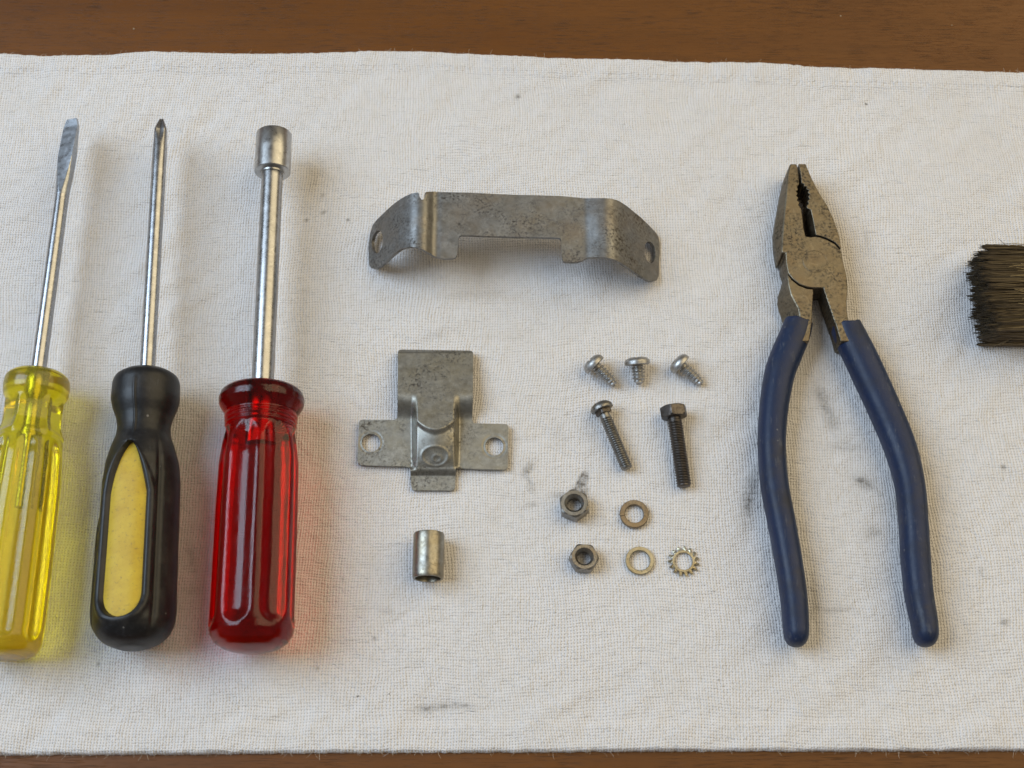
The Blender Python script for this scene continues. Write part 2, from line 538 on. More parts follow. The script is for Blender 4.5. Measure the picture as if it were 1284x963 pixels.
    def blob(arr, px, py, rx, ry, rot, amt, soft=1.0):
        c = U(px, py); s = S(px, py)
        dx = co[:, 0] - c.x; dy = co[:, 1] - c.y; r = math.radians(rot)
        a = (dx * math.cos(r) + dy * math.sin(r)) / (rx * s); b = (-dx * math.sin(r) + dy * math.cos(r)) / (ry * s)
        q = (a * a + b * b) ** soft
        arr += amt * np.exp(-q)
    for a in [(730, 605, 6, 15, -18, 1.6, 2.0), (727, 616, 11, 7, 0, .8, 1.5), (704, 620, 14, 5, 0, .35), (726, 655, 26, 8, 0, .2),
              (938, 628, 9, 26, -10, .62), (946, 600, 7, 18, -15, .4), (1022, 745, 7, 30, 0, .3), (1040, 520, 9, 28, 18, .38),
              (1030, 495, 7, 14, 25, .4), (1085, 606, 15, 8, -25, .55), (1078, 602, 5, 4, 0, .5), (1094, 668, 12, 8, 20, .33), (1040, 765, 26, 4, 0, .33),
              (1060, 560, 24, 7, 0, .22), (662, 588, 5, 10, -30, .75), (665, 608, 4, 12, 20, .4), (668, 632, 10, 4, 10, .3),
              (649, 121, 3, 3, 0, .9), (547, 887, 26, 4, 3, .42), (574, 884, 22, 4, -3, .40), (530, 889, 7, 5, 0, .38), (700, 545, 12, 24, 10, .12),
              (545, 420, 24, 9, 20, .18), (1258, 586, 3, 3, 0, .8), (1260, 780, 5, 4, 0, .6), (1230, 716, 4, 6, 0, .35), (405, 245, 3, 3, 0, .5),
              (384, 276, 2, 2, 0, 1.0), (436, 276, 2, 2, 0, .9), (406, 266, 4, 2, 30, .7), (240, 700, 5, 22, 15, .28), (244, 740, 14, 5, 0, .2), (470, 800, 3, 3, 0, .6),
              (740, 545, 10, 30, 0, .12), (484, 765, 9, 5, 0, .2), (590, 370, 40, 7, 3, .15), (940, 263, 3, 3, 0, .5), (1087, 300, 3, 14, 0, .2),
              (123, 832, 2, 3, 0, .7), (398, 838, 2, 2, 0, .8), (430, 726, 2, 4, 0, .4)]:
        blob(st1, *(a[:5] + (a[5] * 1.55,) + a[6:]))
    for a in [(820, 250, 60, 20, 10, .25), (620, 420, 50, 26, 0, .22), (450, 470, 34, 50, 0, .3), (470, 610, 40, 22, 0, .22), (590, 375, 130, 14, 0, .22),
              (440, 720, 40, 60, 0, .16), (660, 545, 22, 60, 0, .18), (1220, 200, 40, 60, 0, .12), (900, 300, 60, 40, 0, .10),
              (1190, 640, 14, 80, 0, .12), (20, 130, 40, 14, 0, .16), (1080, 640, 60, 90, 0, .10), (760, 660, 90, 60, 0, .10)]:
        blob(st2, *a)
    ca = me.color_attributes.new('stain', 'FLOAT_COLOR', 'POINT')
    cols = np.stack([np.clip(st1, 0, 1.3), np.clip(st2, 0, 1), np.zeros(len(co)), np.ones(len(co))], -1)
    ca.data.foreach_set('color', cols.astype(np.float32).ravel())
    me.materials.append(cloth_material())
    o = bpy.data.objects.new('cloth', me); C.objects.link(o)
    o['label'] = 'off-white woven cotton cloth spread over the brown wooden table'
    o['category'] = 'cloth'
    # frayed fibres along both long edges
    VV = []; FF = []
    def fibre(p, d, L, r):
        k = 4; prev = None; pts = []
        q = Vector(p); dd = Vector(d).normalized()
        for i in range(k):
            pts.append(q.copy()); q = q + dd * (L / k)
            dd = (dd + Vector((random.uniform(-.5, .5), random.uniform(-.3, .3), random.uniform(-.35, .15)))).normalized()
            if q.z < TABLE_Z + r: q.z = TABLE_Z + r
        b0 = len(VV)
        for i, q in enumerate(pts):
            rr = r * (1 - 0.5 * i / k)
            for a in range(3):
                VV.append(q + Vector((rr * math.cos(a * 2.094), 0, rr * math.sin(a * 2.094)))) if abs(d[1]) > abs(d[0]) else VV.append(q + Vector((0, rr * math.cos(a * 2.094), rr * math.sin(a * 2.094))))
        for i in range(k - 1):
            for a in range(3):
                c = (a + 1) % 3
                FF.append((b0 + i * 3 + a, b0 + i * 3 + c, b0 + i * 3 + 3 + c, b0 + i * 3 + 3 + a))
    for i in range(900):
        k = random.randrange(4, nx - 4)
        if random.random() < 0.5: p = (xs[k], yt[k] - 0.0002, random.uniform(-0.0012, -0.0002)); d = (random.uniform(-1.2, 1.2), 1, random.uniform(-.2, .5))
        else: p = (xs[k], yb[k] + 0.0002, random.uniform(-0.0012, -0.0002)); d = (random.uniform(-1.2, 1.2), -1, random.uniform(-.2, .5))
        fibre(p, d, random.choice([0.0007, 0.001, 0.0012, 0.002, 0.0035 if random.random() < .3 else 0.001]), random.uniform(0.00003, 0.00006))
    fm, nt, b, out = new_mat('cotton_fibre'); b.inputs['Base Color'].default_value = (0.70, 0.67, 0.61, 1); b.inputs['Roughness'].default_value = 0.9
    add('frayed_fibre', VV, FF, fm, o, smooth=None, kind='stuff')
    # a stitched hem line, each stitch a short raised thread, on both hems
    return o
build_cloth()

# ------------------------------------------------------------------ materials of the tools
chrome = steel('bright_shaft_steel', (0.43, 0.43, 0.435), 0.26, pit=0.15, pit_scale=420, bump=0.008, rvar=0.10, tint=(0.36, 0.32, 0.26), tint_amt=0.12)
chrome_b = steel('polished_shaft_steel', (0.43, 0.435, 0.45), 0.24, pit=0.2, pit_scale=420, bump=0.006, rvar=0.07)
tip_steel = steel('worn_tip_steel', (0.43, 0.45, 0.48), 0.28, pit=0.25, pit_scale=600, bump=0.03)
socket_steel = steel('turned_socket_steel', (0.50, 0.50, 0.495), 0.28, pit=0.15, pit_scale=420, bump=0.008, tint=(0.36, 0.31, 0.23), tint_amt=0.15, brushed=(200, 3000, 200))
bracket_steel = steel('dull_bracket_steel', (0.235, 0.233, 0.228), 0.43, pit=1.0, pit_scale=620, dark=(0.075, 0.065, 0.055), bump=0.035, tint=(0.23, 0.18, 0.13), tint_amt=0.35)
bracket_zinc = steel('mottled_zinc_steel', (0.32, 0.312, 0.285), 0.44, pit=1.0, pit_scale=560, dark=(0.11, 0.10, 0.088), bump=0.05, tint=(0.30, 0.26, 0.17), tint_amt=0.45)
bushing_steel = steel('zinc_plated_bushing', (0.31, 0.295, 0.255), 0.34, pit=0.45, pit_scale=520, bump=0.035, tint=(0.33, 0.26, 0.14), tint_amt=0.5)
screw_steel = steel('zinc_screw_steel', (0.47, 0.46, 0.445), 0.40, pit=0.5, pit_scale=700, bump=0.02)
bolt_dark = steel('dark_bolt_steel', (0.13, 0.115, 0.105), 0.38, pit=0.6, pit_scale=700, dark=(0.04, 0.03, 0.025), bump=0.02)
bolt_grey = steel('grey_machine_screw_steel', (0.27, 0.26, 0.245), 0.36, pit=0.5, pit_scale=700, bump=0.02)
nut_steel = steel('grey_nut_steel', (0.31, 0.30, 0.28), 0.36, pit=0.7, pit_scale=800, dark=(0.07, 0.055, 0.045), bump=0.03, tint=(0.24, 0.17, 0.10), tint_amt=0.4)
bronze = steel('browned_washer_steel', (0.30, 0.24, 0.17), 0.40, pit=0.6, pit_scale=800, bump=0.03, tint=(0.26, 0.18, 0.10), tint_amt=0.5)
brass = steel('yellowed_washer_steel', (0.50, 0.455, 0.34), 0.36, pit=0.5, pit_scale=800, bump=0.02, tint=(0.36, 0.28, 0.14), tint_amt=0.5)
plier_steel = steel('aged_plier_steel', (0.198, 0.168, 0.122), 0.42, pit=0.95, pit_scale=560, dark=(0.055, 0.045, 0.035), bump=0.06, tint=(0.185, 0.14, 0.092), tint_amt=0.55)

red_acetate = acetate('red_acetate', (0.935, 0.26, 0.05), 480, 0.07, tint=(1.0, 0.80, 0.66), ior=1.40, spec=0.12)
yellow_acetate = acetate('yellow_acetate', (0.985, 0.925, 0.05), 110, 0.09, tint=(0.93, 0.86, 0.10), haze=0.12)

def rubber(name, col, rough, bumpd=0.08, spec=0.5, dirt=(0.10, 0.09, 0.08), dirt_amt=0.3, coat=0.0, scuff=0.0):
    m, nt, b, out = new_mat(name); n = N(nt); v = n.geo()
    p = n.noise(v, 90, 5, 0.7); f = n.noise(v, 650, 4, 0.65)
    c = n.mix(n.math('MULTIPLY', n.rng(p, 0.5, 0.75), dirt_amt), col, dirt)
    sp = n.voronoi(v, 330); pk = n.voronoi(v, 330, out='Color')
    sc = nt.nodes.new('ShaderNodeSeparateColor'); n.link(pk, sc.inputs[0])
    dot = n.math('MULTIPLY', n.math('LESS_THAN', sp, 0.14), n.math('GREATER_THAN', sc.outputs[0], 0.93))
    c = n.mix(n.math('MULTIPLY', dot, 0.55), c, tuple(min(1, x * 2 + 0.10) for x in dirt))
    n.link(c, b.inputs['Base Color'])
    n.link(n.rng(p, 0.3, 0.7, rough - 0.05, rough + 0.12), b.inputs['Roughness'])
    b.inputs['Specular IOR Level'].default_value = spec
    b.inputs['Coat Weight'].default_value = coat
    b.inputs['Coat Roughness'].default_value = 0.25
    if scuff:
        sc1 = n.noise(n.mapping(v, (700, 90, 700), (0, 0, 0.25)), 1.0, 4, 0.7)
        sc2 = n.noise(v, 240, 5, 0.75)
        sm = n.math('MULTIPLY', n.rng(sc1, 0.54, 0.66), n.rng(sc2, 0.45, 0.62))
        c = n.mix(n.math('MULTIPLY', sm, scuff), c, (0.10, 0.11, 0.13))
        c = n.mix(n.math('MULTIPLY', n.rng(n.noise(v, 55, 4, 0.7), 0.50, 0.68), 0.55), c, (0.030, 0.028, 0.030))
        n.link(c, b.inputs['Base Color'])
        p = n.math('ADD', p, n.math('MULTIPLY', sc2, 0.5))
    h = n.math('ADD', n.math('MULTIPLY', p, 1.0), n.math('MULTIPLY', f, 0.30))
    n.link(n.bump(h, bumpd * MM), b.inputs['Normal'])
    return m
black_rubber = rubber('black_rubber', (0.009, 0.009, 0.010), 0.36, 0.14, spec=0.38, scuff=0.22)
blue_vinyl = rubber('blue_dipped_vinyl', (0.011, 0.022, 0.062), 0.42, 0.20, spec=0.32, dirt=(0.020, 0.022, 0.030), dirt_amt=0.6, scuff=0.55)
def yellow_plastic():
    m, nt, b, out = new_mat('worn_yellow_plastic'); n = N(nt); v = n.geo()
    p = n.noise(v, 120, 5, 0.7); f = n.noise(v, 900, 4, 0.7)
    c = n.mix(n.rng(p, 0.35, 0.7), (0.60, 0.42, 0.040), (0.50, 0.32, 0.028))
    c = n.mix(n.math('MULTIPLY', n.rng(f, 0.56, 0.70), 0.65), c, (0.22, 0.15, 0.05))
    n.link(c, b.inputs['Base Color']); b.inputs['Roughness'].default_value = 0.5; b.inputs['Specular IOR Level'].default_value = 0.3
    n.link(n.bump(n.math('ADD', p, n.math('MULTIPLY', f, .3)), 0.12 * MM), b.inputs['Normal'])
    return m
yellow_core = yellow_plastic()

# ------------------------------------------------------------------ screwdrivers
def knots(kn, y0, y1, L):
    ts = [(y - y0) / (y1 - y0) * L for y, r in kn]
    return np.array(ts)
def flute_depth(t, th, R, n, t0, t1, half, depth, phase):
    """how deep the nearest of n lengthwise flutes with round ends is here"""
    per = 2 * PI / n
    d = ((th - phase + per / 2) % per - per / 2) * R
    tc = min(max(t, t0 + half), t1 - half)
    q = math.hypot(d, t - tc) / half
    if q >= 1.12: return 0.0
    base = max(0.0, 1 - q * q) ** 1.35
    lip = 0.0
    return depth * (base + lip)

def tool_axis(xa, ya, xb, yb, z):
    return U(xa, ya, z), U(xb, yb, z)

# --- yellow slotted screwdriver
Z1 = 14.4 * MM
hA, hB = tool_axis(48.0, 471.0, -1.0, 824, Z1)
LB = (hB - hA).length; s1 = S(40, 600, Z1)
t1 = thing('screwdriver', 'slotted screwdriver with translucent yellow fluted handle, cut off by the left edge', 'screwdriver', U(20, 640, 0))
kn = [(460.5, 33), (462.5, 37.5), (467, 40.5), (477, 41.5), (487, 40.5), (495, 36.5), (503, 33), (512, 32.5), (528, 33), (540, 36.5), (556, 42), (575, 45), (620, 47.5), (720, 49.5), (790, 50), (806, 48), (817, 43), (822, 36), (824, 26)]
tk = knots(kn, 460.5, 824, LB); rk = np.array([r * s1 for _, r in kn])
def ry(t, th):
    r = smooth_interp(t, tk, rk, 0.0011)
    neck = sstep(t, 0.010, 0.0125) * (1 - sstep(t, 0.0225, 0.027))
    hexa = 1.0 / math.cos(((th + 0.2) % (PI / 3)) - PI / 6)
    r *= 1 + neck * (hexa - 1.05) * 0.9
    ridge = sstep(t, 0.0225, 0.024) * (1 - sstep(t, 0.024, 0.0255)); r += ridge * 0.0004
    r -= flute_depth(t, th, 0.0145, 8, 0.0265, LB - 0.004, 0.0041, 0.0016, 0.30)
    return r
ts = list(np.linspace(0, 0.03, 90)) + list(np.linspace(0.0303, LB - 0.008, 90)) + list(np.linspace(LB - 0.0078, LB, 36))
V, F = loft(hA, hB, ts, rfn(ry), 144)
add('handle', V, F, yellow_acetate, t1, smooth=60)
shA = hA + (hB - hA).normalized() * 0.052
tipP = U(90.8, 150, Z1 - 1 * MM)
LS = (tipP - shA).length
yS = lambda y: LS - (U(90, y, Z1 - 1 * MM) - tipP).length
rs = 10.1 * s1
def slot_fn(t, th):
    tt = yS(246); te = LS; tw = yS(180)
    k = min(1, max(0, (t - tt) / (te - tt)))
    h = rs * (1.02 - 0.80 * min(1, k * 1.12)) if k > 0 else rs * 2
    wdt = rs * (0.90 + 0.24 * sstep(t, tt, tw) - 0.42 * sstep(t, yS(163), LS + .001) ** 1.3)
    if t < tt: wdt = rs * (1 - 0.1 * t / tt)
    a = wdt * math.sin(th); b = rs * math.cos(th)
    b = max(-h, min(h, b))
    if k > 0:
        # chisel flats keep their full width
        a = wdt * max(-1, min(1, math.sin(th) * (1 + 0.5 * k)))
    rot = 0.34 * sstep(t, tt - .004, tw)
    return a * math.cos(rot) - b * math.sin(rot), a * math.sin(rot) + b * math.cos(rot)
V, F = loft(shA, tipP, [0, 0.01, 0.03, 0.04, 0.06, yS(246) * .9, yS(246)], slot_fn, 64)
add('shaft', V, F, chrome_b, t1, smooth=32)
V, F = loft(shA, tipP, list(np.linspace(yS(246), LS, 60)), slot_fn, 64)
add('blade', V, F, tip_steel, t1, smooth=32)

# --- black and yellow cross-head screwdriver
Z2 = 15.4 * MM
hA, hB = tool_axis(184.3, 469.5, 165.2, 813.5, Z2)
LB2 = (hB - hA).length; s2 = S(170, 640, Z2)
t2 = thing('screwdriver', 'cross-head screwdriver with black rubber handle and pale yellow inset panel', 'screwdriver', U(170, 640, 0))
kn = [(459, 29), (460.5, 35), (464, 40), (472, 43), (495, 43.5), (506, 41), (520, 35.5), (533, 33.2), (545, 34.5), (560, 40), (580, 46), (605, 49), (700, 50), (770, 51), (785, 49.5), (797, 44), (806, 35), (811, 25), (813.5, 12)]
tk2 = knots(kn, 459, 813.5, LB2); rk2 = np.array([r * s2 for _, r in kn])
yT = lambda y: (y - 459) / (813.5 - 459) * LB2
def win_q(t, th, cth, ya, yb, half):
    """signed distance-like value of the pointed-oval window round angle cth (<1 is inside)"""
    a, b = yT(ya), yT(yb)
    d = ((th - cth + PI) % (2 * PI) - PI) * 0.0152
    k = (t - a) / (b - a)
    wd = half * min(1.0, max(0.02, (max(k, 0) / 0.30)) ** 0.55) if k < 0.30 else half
    tc = min(t, b - half)
    if t > b - half: q = math.hypot(d, t - tc) / half
    else: q = abs(d) / wd
    if k < 0: q = 1 + math.hypot(d, t - a) / half
    return q
WINS = [(-0.15, 563, 784, 0.0088), (-1.78, 640, 789, 0.0062)]
def rblack(t, th):
    r = smooth_interp(t, tk2, rk2, 0.0016)
    body = sstep(t, yT(540), yT(600)) * (1 - sstep(t, yT(780), yT(805)))
    r *= 1 - 0.035 * body * (0.5 + 0.5 * math.cos(3 * (th - 0.72)))
    r -= 0.0007 * math.exp(-((((th - 0.74 + PI) % (2 * PI)) - PI) / 0.07) ** 2) * body
    r += 0.00035 * math.exp(-((((th + 0.10 + PI) % (2 * PI)) - PI) / 0.05) ** 2) * sstep(t, yT(470), yT(490)) * (1 - sstep(t, yT(545), yT(556)))
    for w in WINS:
        q = win_q(t, th, *w)
        if q < 2.2:
            r += 0.0007 * math.exp(-((q - 1.22) / 0.16) ** 2) * body
            r -= 0.0034 * (1 - sstep(q, 0.93, 1.05))
    return r
ts = list(np.linspace(0, yT(545), 70)) + list(np.linspace(yT(546), LB2, 230))
V, F = loft(hA, hB, ts, rfn(rblack), 260)
add('handle', V, F, black_rubber, t2, smooth=70)
def rcore(t, th):
    r = smooth_interp(t, tk2, rk2, 0.0025) - 0.0019
    r -= 0.0006 * math.exp(-((((th + 0.15 + PI) % (2 * PI)) - PI) / 0.33) ** 2)
    return max(0.004, r)
ts = list(np.linspace(yT(552), yT(799), 60))
V, F = loft(hA, hB, ts, rfn(rcore), 96)
add('inset_panel', V, F, yellow_core, t2, smooth=60)
shA = hA + (hB - hA).normalized() * 0.004
tipP = U(202.6, 150, Z2 - 1 * MM)
LS2 = (tipP - shA).length
rs2 = 9.9 * s2
yS2 = lambda y: LS2 - (U(202, y, Z2 - 1 * MM) - tipP).length
def phil(t, th):
    a = yS2(182)
    k = min(1, max(0, (t - yS2(164)) / (LS2 - yS2(164))))
    R = rs2 * (1 - 0.68 * k ** 1.2)
    g = min(1, max(0, (t - a) / (yS2(153) - a))) ** 0.9
    w = abs(((th - 0.885 + PI / 4) % (PI / 2)) - PI / 4) / (PI / 4)       # 0 at wing, 1 in groove... shifted
    dep = (max(0, w - 0.30) / 0.70) ** 0.8 * 0.62 * g
    if t > LS2 - 1e-6: R *= 0.7
    return R * (1 - dep)
V, F = loft(shA, tipP, [0, 0.02, 0.05, 0.09] + list(np.linspace(yS2(182), LS2 - 1e-5, 50)) + [LS2], rfn(phil), 96)
add('shaft', V, F, chrome_b, t2, smooth=40)

# --- red nut driver
Z3 = 16.6 * MM
hA, hB = tool_axis(328.9, 489.5, 314.2, 818.5, Z3)
LB3 = (hB - hA).length; s3 = S(320, 640, Z3)
t3 = thing('nut_driver', 'hex nut driver with translucent red fluted handle and steel socket end', 'nut driver', U(320, 640, 0))
kn = [(477.5, 42), (479.5, 49), (484, 53), (491, 55), (499, 54), (507, 49), (511.5, 45.5), (514, 45), (516.5, 47.5), (519.5, 44), (522, 47), (525, 43.5), (528, 46.5), (531, 43), (537, 44.5), (550, 48), (575, 51), (640, 52), (785, 52.3), (797, 50), (806, 44.5), (813, 34), (817, 20), (818.5, 8)]
tk3 = knots(kn, 477.5, 818.5, LB3); rk3 = np.array([r * s3 for _, r in kn])
yR = lambda y: (y - 477.5) / (818.5 - 477.5) * LB3
def rred(t, th):
    r = smooth_interp(t, tk3, rk3, 0.0007)
    r -= flute_depth(t, th, 0.0157, 7, yR(531), yR(792), 0.0060, 0.0021, -0.24)
    return r
ts = list(np.linspace(0, yR(552), 120)) + list(np.linspace(yR(553), yR(785), 80)) + list(np.linspace(yR(786), LB3, 50))
V, F = loft(hA, hB, ts, rfn(rred), 168)
add('handle', V, F, red_acetate, t3, smooth=60)
ax3 = (hA - hB).normalized()
shA = hA - ax3 * 0.035
p_end = U(343.9, 165, Z3)
u3 = (p_end - hA).normalized()
shA = hA - u3 * 0.022
LSh = (U(340.3, 214, Z3) - shA).length
rs3 = 13.6 * S(335, 350, Z3)
V, F = loft(shA, shA + u3, [0, 0.03, 0.06, 0.09, LSh + 0.004], rfn(lambda t, th: rs3), 64)
add('shaft', V, F, chrome, t3, smooth=40)
soc0 = shA + u3 * (LSh - 0.0010)
LSo = (U(344.0, 168.5, Z3 + 4 * MM) - U(341, 217, Z3 + 4 * MM)).length
Ro = 22.3 * S(342, 190, Z3)
prof = [(0, rs3 * 1.0), (0.0001, Ro * 0.97), (0.0004, Ro), (0.0013, Ro), (LSo * .5, Ro), (LSo - 0.0004, Ro), (LSo, Ro * 0.97), (LSo, Ro * 0.80), (LSo - 0.001, Ro * 0.74), (0.006, Ro * 0.74), (0.0045, 0.002), (0.003, rs3 * .99)]
def soc_rad(i, th, r):
    if i in (8, 9): return r * (0.93 / math.cos((th % (PI / 3)) - PI / 6))
    return r
V, F = rings(soc0, soc0 + u3, prof, 96, soc_rad)
add('socket', V, F, socket_steel, t3, smooth=32)
prof = [(-0.0006, rs3), (-0.0006, rs3 * 1.10), (0.0002, rs3 * 1.14), (0.0002, rs3)]
V, F = rings(soc0, soc0 + u3, prof, 64)
add('weld_collar', V, F, socket_steel, t3, smooth=32)

# ------------------------------------------------------------------ long bracket
def build_long_bracket():
    prof_px = [(455, .6), (463, 1.6), (470, 5.2), (480, 10.0), (490, 14.6), (500, 18.4), (508, 20.8), (515, 22.6), (522, 23.5), (531, 23.5), (535, 22.9), (539, 21.6), (543, 20.2), (546, 19.9), (549, 19.9), (552, 20.0), (557, 20.0), (570, 20.0),
               (640, 20.0), (728, 20.0), (735, 20.0), (740, 20.4), (750, 21.1), (760, 21.5), (768, 21.2), (776, 19.3), (785, 16.4), (797, 12.0), (810, 7.4), (820, 3.8), (828, 1.2), (836, .4)]
    px_ = np.array([a for a, _ in prof_px], float); pz = np.array([b for _, b in prof_px]) * MM
    def zp(x): return smooth_interp(x, px_, pz, 1.9)
    xs_f = np.linspace(455, 836, 500)
    PX = []; PZ = []
    for x in xs_f:
        z = zp(x); yy = 290 + (20 * MM - z) / MM * 1.3
        PX.append(U(x, yy, z).x); PZ.append(z)
    PX = np.array(PX); PZ = np.array(PZ)
    Sarc = np.concatenate([[0], np.cumsum(np.hypot(np.diff(PX), np.diff(PZ)))])
    def conv(p):
        z = zp(p[0]); q = U(p[0], p[1], z)
        return (float(np.interp(q.x, PX, Sarc)), q.y)
    outline = [(555, 240.8), (545, 240.2), (534.5, 240.8), (533.5, 246), (531, 250), (528.5, 250.2), (526.5, 247), (524.5, 241), (512, 243.7), (503, 248.5), (494, 255), (483, 264.5), (472.7, 274), (467, 281),
               (464.3, 292), (462.6, 308), (461.8, 325), (462.5, 332), (465, 336.5), (470, 337.6), (476, 335), (485, 327.5), (494, 319), (503, 312.2), (513.6, 309.7), (525, 311.0), (536.5, 316.3), (540.5, 317.3), (546, 321.8), (554.6, 324), (567, 324.0),
               (571.5, 322.5), (573.3, 318.5), (575, 299), (576.2, 296), (579, 295), (640, 296.6), (700, 298.2), (702.8, 299), (703.8, 302), (704.6, 323.5), (706, 327), (709, 328.4), (722, 328.8), (730, 326.6), (736.5, 322.6),
               (745, 322.6), (754.5, 322.6), (767.6, 324.5), (779, 330), (792, 338.8), (803, 346.6), (812, 352.3), (818, 353.8), (823.5, 352), (825.9, 346), (827.4, 318), (827, 304), (825.5, 296.5), (821.6, 290.4), (813, 281), (803.6, 272),
               (787, 258.5), (776, 251.4), (770, 249.4), (764, 248.8), (754.5, 248.4), (705.5, 246), (640, 243.8), (590, 241.8)]
    o2 = [conv(p) for p in outline]
    holes = [[conv(p) for p in ell(473.2, 303.5, 6.9, 14.8, 26, 0.10)], [conv(p) for p in ell(815, 316.5, 6.8, 14.0, 26, -0.12)]]
    vs, fs = cdt_sheet(o2, holes, 1.0 * MM)
    T = 1.25 * MM
    def at(s, off, v):
        x = float(np.interp(s, Sarc, PX)); z = float(np.interp(s, Sarc, PZ))
        e = 0.4 * MM
        dx = float(np.interp(s + e, Sarc, PX) - np.interp(s - e, Sarc, PX)); dz = float(np.interp(s + e, Sarc, PZ) - np.interp(s - e, Sarc, PZ))
        l = math.hypot(dx, dz) or 1
        nx, nz = -dz / l, dx / l
        return Vector((x + nx * off, v, z + nz * off))
    wob = lambda s, v: 0.00012 * math.sin(s * 190 + 1) * math.sin(v * 330 + 0.5)
    V, F = thicken(vs, fs, lambda s, v: at(s, wob(s, v), v), lambda s, v: at(s, -T + wob(s, v), v))
    o = add('metal_bracket', V, F, bracket_steel, None, smooth=42, bevel=0.16 * MM, loc=U(645, 300, 0))
    o['label'] = 'long dull steel bracket bridging the cloth on two bent-down holed ends'
    o['category'] = 'bracket'
build_long_bracket()

# ------------------------------------------------------------------ small winged bracket
def build_winged_bracket():
    R = round_corners([(498.7, 438.2, 1), (593.6, 439.6, 1), (593, 485), (592.2, 527), (594, 530.6), (637.8, 531.8, 1), (636.6, 588.8, 1), (600, 588.0), (571.5, 586.8), (570.4, 614.8, 1), (516, 614.8, 1), (514.2, 586.2), (508, 584.6), (462.7, 583.6),
                       (448.0, 582.4, 1), (450.0, 526.2, 1), (494.5, 526.4), (498, 524), (498.7, 516)], 5.0)
    holes = [ell(465.3, 555, 11.6, 11.3), ell(620, 559.6, 11.4, 11.4)]
    def zf(x, y):
        yU = 538 - ((x - 546) / 27.0) ** 2 * 15
        P = 3.6 + 6.0 * (y - 440) / 97.0
        cx = sstep(x, 515.5, 523.5) * (1 - sstep(x, 568.5, 576.5))
        wing = P + (2.3 - P) * sstep(y, 492, 528)
        if y <= yU: mid = P
        else: mid = P - 1.1 * sstep(y, yU - 1, yU + 8) - (P - 8.1 + 3.4) * min(1, max(0, (y - yU) / (586 - yU))) - (2.2) * sstep(y, 586, 600)
        mid = min(max(mid, 1.7), 3.6 + 6.0 * (yU - 440) / 97.0)
        if 508 < x < 578: cx = cx + (1 - cx) * sstep(y, 585, 591)
        z = wing + (mid - wing) * cx
        z -= 1.6 * (1 - sstep(y, 437.5, 442.5))
        d = math.hypot((x - 545.5) / 16.5, (y - 572) / 12.5)
        z += 0.17 * math.exp(-((d - 1.0) / 0.12) ** 2) - 0.22 * math.exp(-(d / 0.75) ** 4) + 0.12 * math.exp(-((math.hypot(x - 548, (y - 575) * 1.2) - 5) / 2.0) ** 2)
        for hx, hy in ((465.3, 555), (620, 559.6)):
            q = math.hypot(x - hx, y - hy); z -= 0.12 * math.exp(-((q - 14.0) / 1.0) ** 2)
        return z * MM
    vs, fs = cdt_sheet(R, holes, 1.25)
    T = 1.2 * MM
    V, F = thicken(vs, fs, lambda x, y: U(x, y, zf(x, y)), lambda x, y: U(x, y, zf(x, y)) - Vector((0, 0, T)))
    o = add('metal_bracket', V, F, bracket_zinc, None, smooth=50, bevel=0.14 * MM, loc=U(545, 530, 0))
    o['label'] = 'small mottled grey bracket with square plate, raised tongue and two holed wings'
    o['category'] = 'bracket'
build_winged_bracket()

# ------------------------------------------------------------------ bushing
def build_bushing():
    z = 6.3 * MM
    p0, p1 = U(536.6, 725.5, z), U(538, 668.5, z)
    s = S(537, 697, z); R = 19.6 * s; L = (p1 - p0).length; r = R * 0.80
    prof = [(0.0005, R * .985), (0.0011, R)] + [(L * k / 6, R) for k in range(1, 6)] + [(L - 0.001, R), (L - 0.0003, R * .97), (L, r * 1.04), (L - .0006, r), (L / 2, r), (0.0008, r), (0, r * 1.03), (0, R * 0.95)]
    V, F = rings(p0, p1, prof, 72)
    o = add('bushing', V, F, bushing_steel, None, smooth=40, loc=U(537, 697, 0))
    o['label'] = 'short hollow metal tube lying alone below the winged bracket'
    o['category'] = 'bushing'
build_bushing()

